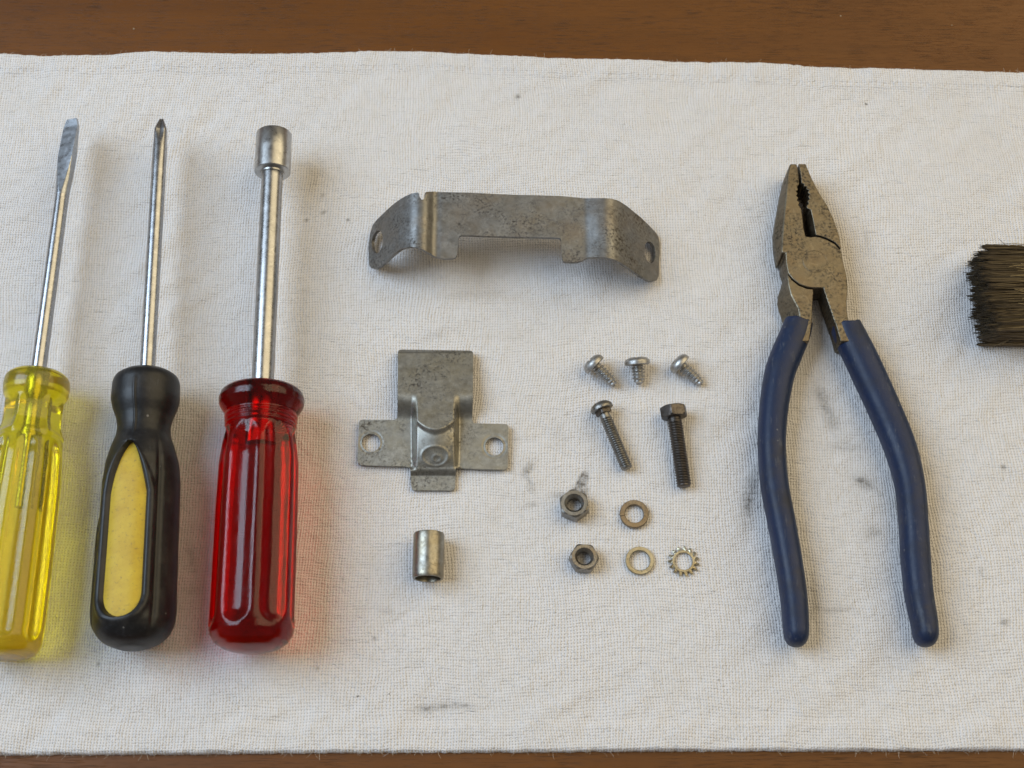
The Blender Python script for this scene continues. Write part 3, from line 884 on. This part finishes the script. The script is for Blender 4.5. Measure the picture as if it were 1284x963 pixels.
# ------------------------------------------------------------------ screws, bolts, nuts, washers
def thread(p0, p1, rmaj, rmin, pitch, taper=0.0, taper_len=None, nth=28, start=0.0):
    L = (p1 - p0).length
    n = int(L / pitch * 8); ts = [L * k / n for k in range(n + 1)]
    def f(t, th):
        ph = ((t / pitch) - th / (2 * PI)) % 1.0
        h = max(0.0, 1 - abs(ph - 0.5) * 2.4)
        k = 1.0
        if taper_len: k = 1 - taper * max(0, (t - (L - taper_len)) / taper_len)
        e = min(1, (L - t) / (pitch * 0.7)); s0 = min(1, max(0, (t - start) / pitch))
        return (rmin + (rmaj - rmin) * h * min(1, 0.2 + e) * s0) * k * (0.86 + 0.14 * e)
    return loft(p0, p1, ts, rfn(f), nth)
def dome_head(p, axis_to, R, H, rim, slot=None, slot_rot=0.0, flat=0.0):
    """pan head: underside at p, dome on the far side from axis_to"""
    d = (p - axis_to).normalized()
    prof = [(0, 0.0006), (0, R * .93), (rim * .3, R), (rim, R * 1.0)]
    for k in range(1, 15):
        a = k / 14 * PI / 2
        prof.append((rim + (H - rim) * math.sin(a), R * (flat + (1 - flat) * math.cos(a))))
    m = 10 if flat > 0 else 0
    for k in range(1, m): prof.append((H * (1 + 0.02 * k / m), R * flat * (1 - k / m)))
    u, a_, b_ = frame(p, p + d)
    nth = 56; V = []; F = []
    for (t, r) in prof:
        r = max(r, 1e-5)
        for k in range(nth):
            th = 2 * PI * k / nth
            x, y = r * math.sin(th), r * math.cos(th); tt = t
            if slot and t > rim:
                c, s_ = math.cos(slot_rot), math.sin(slot_rot)
                q1, q2 = x * c + y * s_, -x * s_ + y * c
                w, dep, mode = slot
                ins = abs(q1) < w if mode == 'slot' else ((abs(q1) < w or abs(q2) < w) and math.hypot(x, y) < R * .62)
                if ins: tt = max(rim * .6, t - dep)
            V.append(p + u * tt + a_ * x + b_ * y)
    for i in range(len(prof) - 1):
        for k in range(nth):
            l = (k + 1) % nth
            F.append((i * nth + k, i * nth + l, (i + 1) * nth + l, (i + 1) * nth + k))
    F.append(tuple(range(nth))); F.append(tuple(range((len(prof) - 1) * nth, len(prof) * nth)))
    return V, F
def pan_screw(hx, hy, tx, ty, Rpx, rpx, label, mat, slotrot, Hmul=0.62, pitch=1.5):
    s = S(hx, hy, 0)
    R, r = Rpx * s, rpx * s
    p0 = U(hx, hy, R * .95 + .2 * MM); p1 = U(tx, ty, r * .8 + .2 * MM)
    t = thing('screw', label, 'screw', U((hx + tx) / 2, (hy + ty) / 2, 0), 'short pan-head screws in a row')
    V, F = dome_head(p0, p1, R, R * Hmul * 1.25, R * .22, (0.45 * MM, 1.0 * MM, 'cross'), slotrot, 0.3)
    add('head', V, F, mat, t, smooth=38)
    V, F = thread(p0 - (p1 - p0).normalized() * 0.0003, p1, r, r * .70, pitch * MM, 0.45, (p1 - p0).length * .30)
    add('threaded_shank', V, F, mat, t, smooth=45)
pan_screw(747.0, 459.0, 771.5, 483.5, 14.6, 7.9, 'short pan-head screw leaning right, leftmost of three in the row', screw_steel, 0.4, 0.62, 1.3)
pan_screw(799.2, 457.5, 801.5, 482.5, 15.8, 8.4, 'wide-headed short screw pointing straight down, middle of three in the row', screw_steel, 0.2, 0.5, 1.25)
pan_screw(854.8, 458.5, 880.5, 482.0, 14.4, 7.8, 'short pan-head screw leaning right, rightmost of three, above the hex bolt', screw_steel, 0.9, 0.62, 1.3)

def machine_screw():
    s = S(750, 510, 0); R = 14.3 * s; r = 7.8 * s
    p0 = U(755.5, 514, R + .1 * MM); p1 = U(786.3, 588, r + .3 * MM)
    t = thing('machine_screw', 'long grey machine screw with round head, slanting beside the hex bolt', 'screw', U(770, 550, 0))
    V, F = dome_head(p0, p1, R, R * .78, R * .15, (0.45 * MM, 1.2 * MM, 'slot'), 0.9)
    add('head', V, F, bolt_grey, t, smooth=38)
    V, F = thread(p0, p1, r, r * .84, 0.86 * MM, start=0.003)
    add('threaded_shank', V, F, bolt_grey, t, smooth=50)
    u = (p1 - p0).normalized()
    def sq(t_, th):
        q = r * 1.04; k = max(abs(math.sin(th - .5)), abs(math.cos(th - .5)))
        k = 1 / k if k > .8 else 1.25
        return q * min(k, 1.3)
    V, F = loft(p0 - u * .0001, p0 + u * .0024, [0, .0001, .0013, .0017], rfn(sq), 48)
    add('square_neck', V, F, bolt_dark, t, smooth=30)
machine_screw()

def hex_r(th, af, ph=0.0):
    return af / 2 / math.cos(((th + ph) % (PI / 3)) - PI / 6)
def hex_bolt():
    s = S(845, 515, 0); af = 30.5 * s; r = 9.4 * s
    zh = af / 2 / math.cos(PI / 6) * .95
    p0 = U(845.6, 524, zh); p1 = U(858.0, 610.5, r + .3 * MM)
    t = thing('hex_bolt', 'dark brown-black hex-head bolt lying right of the long machine screw', 'bolt', U(852, 560, 0))
    u = (p0 - p1).normalized(); H = 4.4 * MM
    prof = [(0, r * .9), (0, .93), (.0002, 1.04), (.0008, 1.2), (H - .0008, 1.2), (H - .0004, 1.10), (H, .94), (H, .5), (H, 0.001)]
    V = []; F = []; nth = 96; fu, fa, fb = frame(p0, p0 + u)
    for i, (tt, rr) in enumerate(prof):
        for k in range(nth):
            th = 2 * PI * k / nth
            q = rr if rr < 0.01 else min(rr * af / 2, hex_r(th, af, 0.28))
            V.append(p0 + fu * tt + fa * q * math.sin(th) + fb * q * math.cos(th))
    for i in range(len(prof) - 1):
        for k in range(nth):
            l = (k + 1) % nth; F.append((i * nth + k, i * nth + l, (i + 1) * nth + l, (i + 1) * nth + k))
    F.append(tuple(range((len(prof) - 1) * nth, len(prof) * nth)))
    add('head', V, F, bolt_dark, t, smooth=25)
    V, F = thread(p0 + u * .0003, p1, r, r * .84, 1.0 * MM, start=0.0012)
    add('threaded_shank', V, F, bolt_dark, t, smooth=50)
hex_bolt()

def hex_nut(px, py, afpx, h, rot, tilt, label, mat):
    s = S(px, py, 4 * MM); af = afpx * s; ri = af * .292
    n1 = 96
    prof = [(0, ri * 1.15), (0, af * .47), (.0004, af * .53), (.0008, af * .6), (h - .0010, af * .6), (h - .0005, af * .545), (h, af * .475), (h, ri * 1.22), (h - .0003, ri * 1.14), (h - .0007, ri * 1.02)]
    k = 10
    for i in range(k): prof.append((h - .0011 - (h - .0022) * i / k, ri * (1.0 if i % 2 else .90)))
    prof.append((.0008, ri))
    c = U(px, py, 0.2 * MM + h)
    up = Vector((math.sin(math.radians(tilt[0])), math.sin(math.radians(tilt[1])), 1)).normalized()
    base = c - up * h
    a = Vector((1, 0, 0)); a = (a - up * a.dot(up)).normalized(); b = up.cross(a)
    V = []; F = []
    for i, (t_, r) in enumerate(prof):
        for q in range(n1):
            th = 2 * PI * q / n1
            rr = min(r, hex_r(th, af, rot)) if r > af * .4 else r
            V.append(base + up * t_ + a * rr * math.sin(th) + b * rr * math.cos(th))
    n = len(prof)
    for i in range(n):
        j = (i + 1) % n
        for q in range(n1):
            l = (q + 1) % n1; F.append((i * n1 + q, i * n1 + l, j * n1 + l, j * n1 + q))
    o = add('hex_nut', V, F, mat, None, smooth=28, loc=U(px, py, 0))
    o['label'] = label; o['category'] = 'nut'; o['group'] = 'loose hex nuts'
hex_nut(720.0, 630.5, 34.5, 5.6 * MM, 0.12, (-2, 3), 'upper hex nut with grey smudge beside it on the cloth', nut_steel)
hex_nut(732.8, 697.8, 33.0, 5.2 * MM, 0.48, (2, 2), 'lower hex nut left of the yellowish ring washer', nut_steel)

def washer(px, py, Ro, Ri, h, label, mat, split=None, tilt=(0, 0), name='washer'):
    s = S(px, py, h); Ro *= s; Ri *= s
    n1 = 72
    e = .18 * MM
    prof = [(0, Ri + e), (0, Ro - e), (e, Ro), (h - e, Ro), (h, Ro - e), (h, Ri + e), (h - e, Ri), (e, Ri)]
    c = U(px, py, h + .4 * MM)
    up = Vector((math.sin(math.radians(tilt[0])), math.sin(math.radians(tilt[1])), 1)).normalized()
    a = Vector((1, 0, 0)); a = (a - up * a.dot(up)).normalized(); b = up.cross(a)
    V = []; F = []; base = c - up * h
    gap = 0.10 if split is not None else 0
    for q in range(n1 + (1 if split is not None else 0)):
        f = q / n1
        th = (split + gap / 2 + (2 * PI - gap) * f) if split is not None else 2 * PI * f
        lift = (f - .5) * .5 * MM if split is not None else 0
        for (t_, r) in prof: V.append(base + up * (t_ + lift) + a * r * math.sin(th) + b * r * math.cos(th))
    m = len(prof); cols = n1 + (1 if split is not None else 0)
    for q in range(cols if split is None else cols - 1):
        l = (q + 1) % cols
        for i in range(m):
            j = (i + 1) % m; F.append((q * m + i, l * m + i, l * m + j, q * m + j))
    if split is not None: F.append(tuple(range(m))); F.append(tuple(range((cols - 1) * m, cols * m)))
    o = add(name, V, F, mat, None, smooth=35, loc=U(px, py, 0))
    o['label'] = label; o['category'] = 'washer'
    return o
w = washer(795.4, 644, 18.2, 11.8, 1.7 * MM, 'brownish split lock washer right of the upper hex nut', bronze, split=-1.75, name='lock_washer')
w['group'] = 'loose ring washers'
w = washer(802.4, 702.6, 18.0, 12.8, 1.4 * MM, 'thin yellowish ring washer between lower nut and toothed washer', brass, name='ring_washer', tilt=(1, 0))
w['group'] = 'loose ring washers'

def tooth_washer(px, py):
    h = .7 * MM; s = S(px, py, h)
    t = thing('toothed_washer', 'yellowish star lock washer with twisted teeth around its rim', 'washer', U(px, py, 0))
    Ro, Ri = 14.2 * s, 11.0 * s
    c = U(px, py, h + .7 * MM); n1 = 72; e = .12 * MM
    prof = [(0, Ri + e), (0, Ro - e), (e, Ro), (h - e, Ro), (h, Ro - e), (h, Ri + e), (h - e, Ri), (e, Ri)]
    V = []; F = []; m = len(prof)
    for q in range(n1):
        th = 2 * PI * q / n1
        for (t_, r) in prof: V.append(c + Vector((r * math.sin(th), r * math.cos(th), t_ - h)))
    for q in range(n1):
        l = (q + 1) % n1
        for i in range(m):
            j = (i + 1) % m; F.append((q * m + i, l * m + i, l * m + j, q * m + j))
    add('ring', V, F, brass, t, smooth=35)
    NT = 15; mesh = None
    for k in range(NT):
        th = 2 * PI * k / NT + .1
        if mesh is None:
            V = []
            for (r, w, tw) in ((Ro - .0003, .00062, .15), (Ro + .0006, .00050, .5), (Ro + 5.2 * s, .00022, .85)):
                for (a, b) in ((-1, -1), (1, -1), (1, 1), (-1, 1)):
                    x = a * w * math.cos(tw) - b * h * .45 * math.sin(tw); z = a * w * math.sin(tw) + b * h * .45 * math.cos(tw)
                    V.append(Vector((x, r, z)))
            F = [(0, 1, 2, 3), (8, 9, 10, 11)] + [(i * 4 + j, i * 4 + (j + 1) % 4, i * 4 + 4 + (j + 1) % 4, i * 4 + 4 + j) for i in range(2) for j in range(4)]
            o = add('tooth', [v + U(px, py, 0) for v in V], F, brass, t, smooth=None)
            mesh = o.data
        else:
            o = bpy.data.objects.new('tooth', mesh); C.objects.link(o); o.parent = t
        o.location = (c - U(px, py, 0)) + Vector((0, 0, -h / 2)); o.rotation_euler = (0, 0, -th)
tooth_washer(857.2, 703.6)

# ------------------------------------------------------------------ pliers
def build_pliers():
    t = thing('pliers', 'combination pliers with worn steel jaws and dark blue dipped grips', 'pliers', U(1035, 500, 0))
    ZT, ZM, ZB = 12.4 * MM, 8.2 * MM, 1.2 * MM
    def prism(name, pts, mat, bev=.35 * MM, zt=ZT, zm=ZM, zb=ZB):
        """pts: (x, y[, dx, dy]): upper outline and how far the waist stands out from it, in photograph pixels"""
        V = []; n = len(pts)
        for z, k in ((zt, 0), (zm, 1), (zb + 2 * MM, 1), (zb, .6)):
            for p in pts:
                dx, dy = (p[2], p[3]) if len(p) > 2 else (0, 0)
                q = U(p[0], p[1], zt)                      # same vertical column as the upper outline
                s = S(p[0], p[1], zt)
                V.append(Vector((q.x + dx * k * s, q.y - dy * k * s, z)))
        F = [tuple(range(n)), tuple(range(3 * n, 4 * n))]
        for r in range(3):
            for i in range(n):
                j = (i + 1) % n; F.append((r * n + i, r * n + j, r * n + n + j, r * n + n + i))
        return add(name, V, F, mat, t, smooth=30, bevel=bev)
    def zig(a, b, n, amp, side=1):
        out = []
        d = Vector((b[0] - a[0], b[1] - a[1])); nn = Vector((-d.y, d.x)).normalized() * amp * side
        for k in range(1, 2 * n):
            p = Vector(a) + d * k / (2 * n)
            if k % 2: p += nn
            out.append((p.x, p.y))
        return out
    hole_l = [(1004.8, 261.8)] + [(1001.2, 256.5), (1003.0, 253.5), (999.4, 250.5), (1001.6, 247.5), (998.4, 245.0), (1000.8, 242.0), (998.2, 239.5), (1001.0, 237.5), (999.6, 233.8), (1002.3, 230.6)]
    A = [(998.9, 205.5), (990.9, 205.5, -.8, 0), (987.9, 217.4, -2.5, 0), (986.4, 235, -5, 0), (985.0, 252.3, -6.5, 0), (983.3, 270, -8, 0), (981.9, 284.8, -8.5, 0), (980.8, 300, -7, 0), (980.2, 313.5, -4, 6), (980.4, 316.0, -3.5, 8),
         (985.4, 316.9, -3.5, 6), (985.8, 329.7, -3, 0), (987.9, 341.6, -1, 0), (993.6, 349.2), (1002.3, 356.2), (1012.3, 360.0), (1019.8, 360.8), (1026, 361), (1032.7, 360.8), (1033.6, 366)]
    A += zig((1034.0, 369), (1047.5, 408), 9, 1.1, -1)
    A += [(1049.7, 412), (1054, 428), (1070, 428, 3, 0), (1066.5, 412, 4.5, 0), (1063.4, 402, 5, 0), (1061.6, 390, 3.6, 0), (1061.4, 379.5, 2.5, 0), (1062.9, 359.6, 2, 0), (1061.4, 344.6, 1.5, 0), (1057.6, 329.7, 1, 0), (1055.2, 314.9, .5, 0),
          (1053.4, 312.7), (1047.0, 305.8), (1037, 300.3), (1028.5, 297.2), (1022.3, 296.2), (1017, 297.0), (1010, 296.0, 3, 0), (1007.6, 286, 3.2, 0), (1006.4, 274, 3.2, 0)] + [hole_l[0] + (3.0, 0)] + hole_l[1:] + [(1001.5, 220), (999.8, 209)]
    prism('jaw_lever', A, plier_steel)
    hole_r = [(1005.2, 229.6), (1008.6, 230.6), (1008.0, 233.4), (1012.0, 233.8), (1010.8, 237.0), (1014.6, 238.2), (1012.8, 241.4), (1015.6, 243.2), (1013.4, 246.4), (1015.4, 249.0), (1012.6, 252.0), (1014.0, 255.0), (1011.4, 258.2), (1012.0, 261.0)]
    B = [(1001.1, 205.5), (1010.1, 205.5, .8, 0), (1017.3, 222.4, 1.2, 0), (1026, 240, 1.5, 0), (1037, 257.3, 2, 0), (1045.2, 274.8, 2, 0), (1052.0, 294.7, 1.2, 0), (1054.8, 310.8, .4, 0), (1053.6, 310.9), (1047.6, 304.0), (1037.6, 298.7),
         (1029.0, 295.6), (1023.2, 294.6), (1021.6, 286, -5, 0), (1019.6, 275, -5, 0), (1016.8, 262.8, -4, 0)] + hole_r[::-1] + [(1003.9, 217.4), (1002.0, 208)]
    prism('jaw', B, plier_steel)
    D = [(987.2, 343.0, -2, 0), (993.0, 350.8), (1002.0, 357.8), (1012.0, 361.6), (1019.5, 362.4)]
    D += zig((1019.4, 366), (1017.3, 405), 9, .8, -1)
    D += [(1014.5, 428), (999, 428, -8, 0), (1003.8, 403, -15, 0), (1001.5, 387, -17, 0), (996, 377, -15, 0), (991.9, 369.5, -12.5, 0), (988.8, 358, -8, 0), (987.4, 350, -4, 0)]
    prism('shank', D, plier_steel, zt=ZT - .15 * MM, zm=4.5 * MM)
    # the lap joint below the pivot ties both halves together
    c = U(1022, 328, ZT)
    s = S(1022, 328, ZT)
    prof = [(-.0080, .0002), (-.0080, 15.6 * s), (.00003, 15.8 * s), (.00006, 15.4 * s), (-.00006, 15.0 * s), (.00005, 14.5 * s), (.00006, 8 * s), (.00006, .0002)]
    V = []; F = []; n1 = 64
    for (z, r) in prof:
        for k in range(n1):
            th = 2 * PI * k / n1; V.append(c + Vector((r * math.cos(th), r * math.sin(th), z)))
    for i in range(len(prof) - 1):
        for k in range(n1):
            l = (k + 1) % n1; F.append((i * n1 + k, i * n1 + l, (i + 1) * n1 + l, (i + 1) * n1 + k))
    F.append(tuple(range(n1))); F.append(tuple(range((len(prof) - 1) * n1, len(prof) * n1)))
    add('rivet', V, F, plier_steel, t, smooth=20)
    # grips
    def grip(rows, slant):
        z = 6.9 * MM
        P = []; Wd = []
        for (y, l, r) in rows:
            P.append(U((l + r) / 2, y, z)); Wd.append((r - l) / 2 * S((l + r) / 2, y, z))
        # catmull-rom
        pts = []; ws = []; M = 9
        for i in range(len(P) - 1):
            p0, p1, p2, p3 = P[max(0, i - 1)], P[i], P[i + 1], P[min(len(P) - 1, i + 2)]
            for k in range(M):
                u = k / M
                pts.append(0.5 * ((2 * p1) + (p2 - p0) * u + (2 * p0 - 5 * p1 + 4 * p2 - p3) * u * u + (3 * p1 - p0 - 3 * p2 + p3) * u ** 3))
                ws.append(Wd[i] * (1 - u) + Wd[i + 1] * u)
        pts.append(P[-1]); ws.append(Wd[-1])
        V = []; F = []; n1 = 48; N_ = len(pts)
        L = [0.0]
        for i in range(1, N_): L.append(L[-1] + (pts[i] - pts[i - 1]).length)
        tot = L[-1]
        cw = 5.0 * MM
        rows_ = []
        for i in range(N_):
            e = max(0, (L[i] - (tot - cw)) / cw)
            sc = math.sqrt(max(0.0, 1 - e * e)) if e > 0 else 1.0
            if i == 0: sc = .93
            rows_.append((pts[i], ws[i], max(.05, sc), i))
        # finer rings over the round end
        endd = (pts[-1] - pts[-3]).normalized(); fin = []
        rows_ = [r for r in rows_ if L[r[3]] < tot - cw]
        lastp, lastw = rows_[-1][0], rows_[-1][1]; rem = tot - L[rows_[-1][3]]
        for k in range(1, 15):
            a = k / 14 * PI / 2
            rows_.append((lastp + endd * rem * math.sin(a), lastw, max(.03, math.cos(a) ** .8), -1))
        for i, (p, w, sc, _) in enumerate(rows_):
            q0 = rows_[max(0, i - 1)][0]; q1 = rows_[min(len(rows_) - 1, i + 1)][0]
            d = (q1 - q0); d.z = 0; d.normalize(); a = Vector((-d.y, d.x, 0))
            if a.x < 0: a = -a
            hgt = 6.2 * MM
            sl = 0.0
            for k in range(n1):
                th = 2 * PI * k / n1
                ca, cb = math.sin(th), math.cos(th)
                ex = .86
                x = math.copysign(abs(ca) ** ex, ca) * w * sc; zz = math.copysign(abs(cb) ** ex, cb) * hgt * sc
                # blunt ridge along the upper side
                sh = max(0, 1 - i / 6.0) * (slant * ca * 0.9 + 0.35 * math.sin(3 * th + 1) + 0.25 * math.sin(7 * th)) * MM
                V.append(p + a * x + Vector((0, 0, zz)) + d * sh)
        n = len(rows_)
        for i in range(n - 1):
            for k in range(n1):
                l = (k + 1) % n1; F.append((i * n1 + k, i * n1 + l, (i + 1) * n1 + l, (i + 1) * n1 + k))
        F.append(tuple(range(n1))); F.append(tuple(range((n - 1) * n1, n * n1)))
        add('grip', V, F, blue_vinyl, t, smooth=55)
    grip([(405, 983, 1018.5), (420, 977.5, 1015.5), (445, 966.5, 1005.5), (471, 958, 996), (517, 952, 987.5), (563, 950.5, 985), (608, 954, 988.5), (654, 962.5, 997), (700, 971, 1005), (745, 978, 1011.5), (785, 982, 1014), (811, 985, 1013)], -.6)
    grip([(409, 1042, 1079), (424, 1047, 1087), (445, 1057, 1098), (471, 1069, 1110.5), (517, 1090.5, 1131), (563, 1109.5, 1149), (608, 1122.5, 1159), (654, 1127.5, 1163), (700, 1130, 1166), (745, 1135, 1169.5), (785, 1143.5, 1175.5), (811, 1148, 1175)], .9)
build_pliers()

# ------------------------------------------------------------------ brush
def build_brush():
    t = thing('brush', 'dark bristle brush entering at the right edge, its bristle ends showing', 'brush', U(1280, 375, 0))
    m, nt, b, out = new_mat('dark_bristle'); n = N(nt)
    at = nt.nodes.new('ShaderNodeAttribute'); at.attribute_name = 'hue'
    c = n.ramp(at.outputs['Fac'], [(0.0, (0.032, 0.028, 0.025)), (0.35, (0.17, 0.118, 0.060)), (0.7, (0.36, 0.26, 0.12)), (1.0, (0.38, 0.27, 0.12))])
    n.link(c, b.inputs['Base Color']); b.inputs['Roughness'].default_value = 0.38
    cx0 = U(1230.5, 371, 10 * MM)
    x0 = cx0.x; yc = cx0.y
    s = S(1240, 371, 8 * MM)
    halfw = 58.5 * s
    XF = x0 + 0.052
    V = []; F = []; hue = []
    clumps = [(random.uniform(-1, 1), random.uniform(0, 1), random.uniform(-.0016, .0020)) for _ in range(150)]
    def strand(pts, r, h0, h1, k=4):
        b0 = len(V); nP = len(pts)
        for i, p in enumerate(pts):
            d = (pts[min(nP - 1, i + 1)] - pts[max(0, i - 1)]).normalized()
            a = d.cross(Vector((0, 0, 1))); a.normalize() if a.length > 1e-6 else None; c_ = d.cross(a)
            for q in range(k):
                th = 2 * PI * q / k + .4; V.append(p + a * r * math.cos(th) + c_ * r * math.sin(th)); hue.append(h0 + (h1 - h0) * (i / (nP - 1)) ** .6)
        for i in range(nP - 1):
            for q in range(k):
                l = (q + 1) % k; F.append((b0 + i * k + q, b0 + i * k + l, b0 + (i + 1) * k + l, b0 + (i + 1) * k + q))
        F.append(tuple(range(b0, b0 + k)))
    for i in range(4200):
        v = random.uniform(-1, 1); w = random.random()
        cl = min(clumps, key=lambda c: (c[0] - v) ** 2 * 9 + (c[1] - w) ** 2)
        ve = v + (cl[0] - v) * random.uniform(.25, .75); we = w + (cl[1] - w) * .3
        hh = 0.0185
        # at the ferrule
        pf = Vector((XF, yc + v * halfw * .93 - .0006, .0015 + w * .016 + .002))
        pe = Vector((x0 + cl[2] + random.choice([0, 0, 0, -.0012]) + random.uniform(-.0012, .0016) + .0012 * abs(v) ** 3, yc + ve * halfw + random.uniform(-.0006, .0006), .0008 + we * hh))
        mid = (pf + pe) / 2 + Vector((0, random.gauss(0, .0007), random.gauss(0, .0006)))
        q1 = pe * .75 + pf * .25 + Vector((0, random.gauss(0, .0005), random.gauss(0, .0004)))
        hue_v = random.random() ** 1.7
        for p_ in (mid, q1, pe): p_.z = max(p_.z, .0006)
        strand([pe, pe * .88 + q1 * .12, q1, mid, pf], random.uniform(.00009, .00017), 0.05, .22 + .75 * hue_v, 3)
    for i in range(26):   # strays and curls
        v = random.uniform(-1, 1)
        z = .019 + random.uniform(0, .002)
        p = Vector((x0 + random.uniform(.006, .02), yc + v * halfw, z)); pts = []
        ang = random.uniform(-.25, .25)
        for k in range(8):
            pts.append(p.copy()); p = p + Vector((math.cos(ang), math.sin(ang), random.uniform(-.05, .05))) * .0028; ang += random.gauss(0, .16)
            p.z = min(p.z, .0215)
        strand(pts, .00010, .6, .95, 4)
    for (ya, ang0) in ((305, 2.2), (433, -2.75), (430, -2.6), (306, 2.9), (436, -2.9)):
        p = U(1262 + random.uniform(-12, 8), ya + (6 if ya < 350 else -6), .010); pts = []; ang = ang0
        for k in range(6):
            pts.append(p.copy()); p = p + Vector((math.cos(ang), math.sin(ang), -.15)) * .0011
            p.z = max(p.z, .001)
        strand(pts, .00011, .3, .1, 4)
    o = add('bristle', V, F, m, t, smooth=None, kind='stuff')
    ca = o.data.attributes.new('hue', 'FLOAT', 'POINT'); ca.data.foreach_set('value', np.array(hue, np.float32))
    # ferrule and handle, beyond the edge of the picture
    fm = steel('tinned_ferrule', (0.42, 0.40, 0.37), .35)
    def sup(t_, wy, wz, zc, xx):
        return [Vector((xx, yc + math.copysign(abs(math.cos(a)) ** .35, math.cos(a)) * wy, zc + math.copysign(abs(math.sin(a)) ** .35, math.sin(a)) * wz)) for a in [2 * PI * k / 40 for k in range(40)]]
    def body(rows):
        VV = []; FF = []
        for r in rows: VV += sup(0, *r)
        for i in range(len(rows) - 1):
            for k in range(40):
                l = (k + 1) % 40; FF.append((i * 40 + k, i * 40 + l, i * 40 + 40 + l, i * 40 + 40 + k))
        FF.append(tuple(range(40))); FF.append(tuple(range((len(rows) - 1) * 40, len(rows) * 40)))
        return VV, FF
    a, b_ = body([(halfw * .97, .0098, .0105, XF - .004), (halfw * .98, .0100, .0105, XF - .003), (halfw * .98, .0100, .0105, XF + .028), (halfw * .97, .0098, .0105, XF + .029)])
    add('ferrule', a, b_, fm, t, smooth=30)
    wm, nt2, b2, _ = new_mat('brush_handle_wood'); n2 = N(nt2)
    n2.link(n2.ramp(n2.noise(n2.mapping(n2.geo(), (12, 160, 160)), 1.0, 4), [(.3, (.16, .085, .035)), (.7, (.27, .155, .07))]), b2.inputs['Base Color']); b2.inputs['Roughness'].default_value = .4
    a, b_ = body([(halfw * .93, .0085, .0105, XF + .027), (halfw * .9, .008, .0105, XF + .04), (halfw * .55, .007, .0105, XF + .06), (.011, .006, .0105, XF + .085), (.010, .006, .0105, XF + .13), (.013, .007, .0105, XF + .16), (.010, .005, .0105, XF + .175), (.005, .003, .0105, XF + .18)])
    add('handle', a, b_, wm, t, smooth=50)
build_brush()
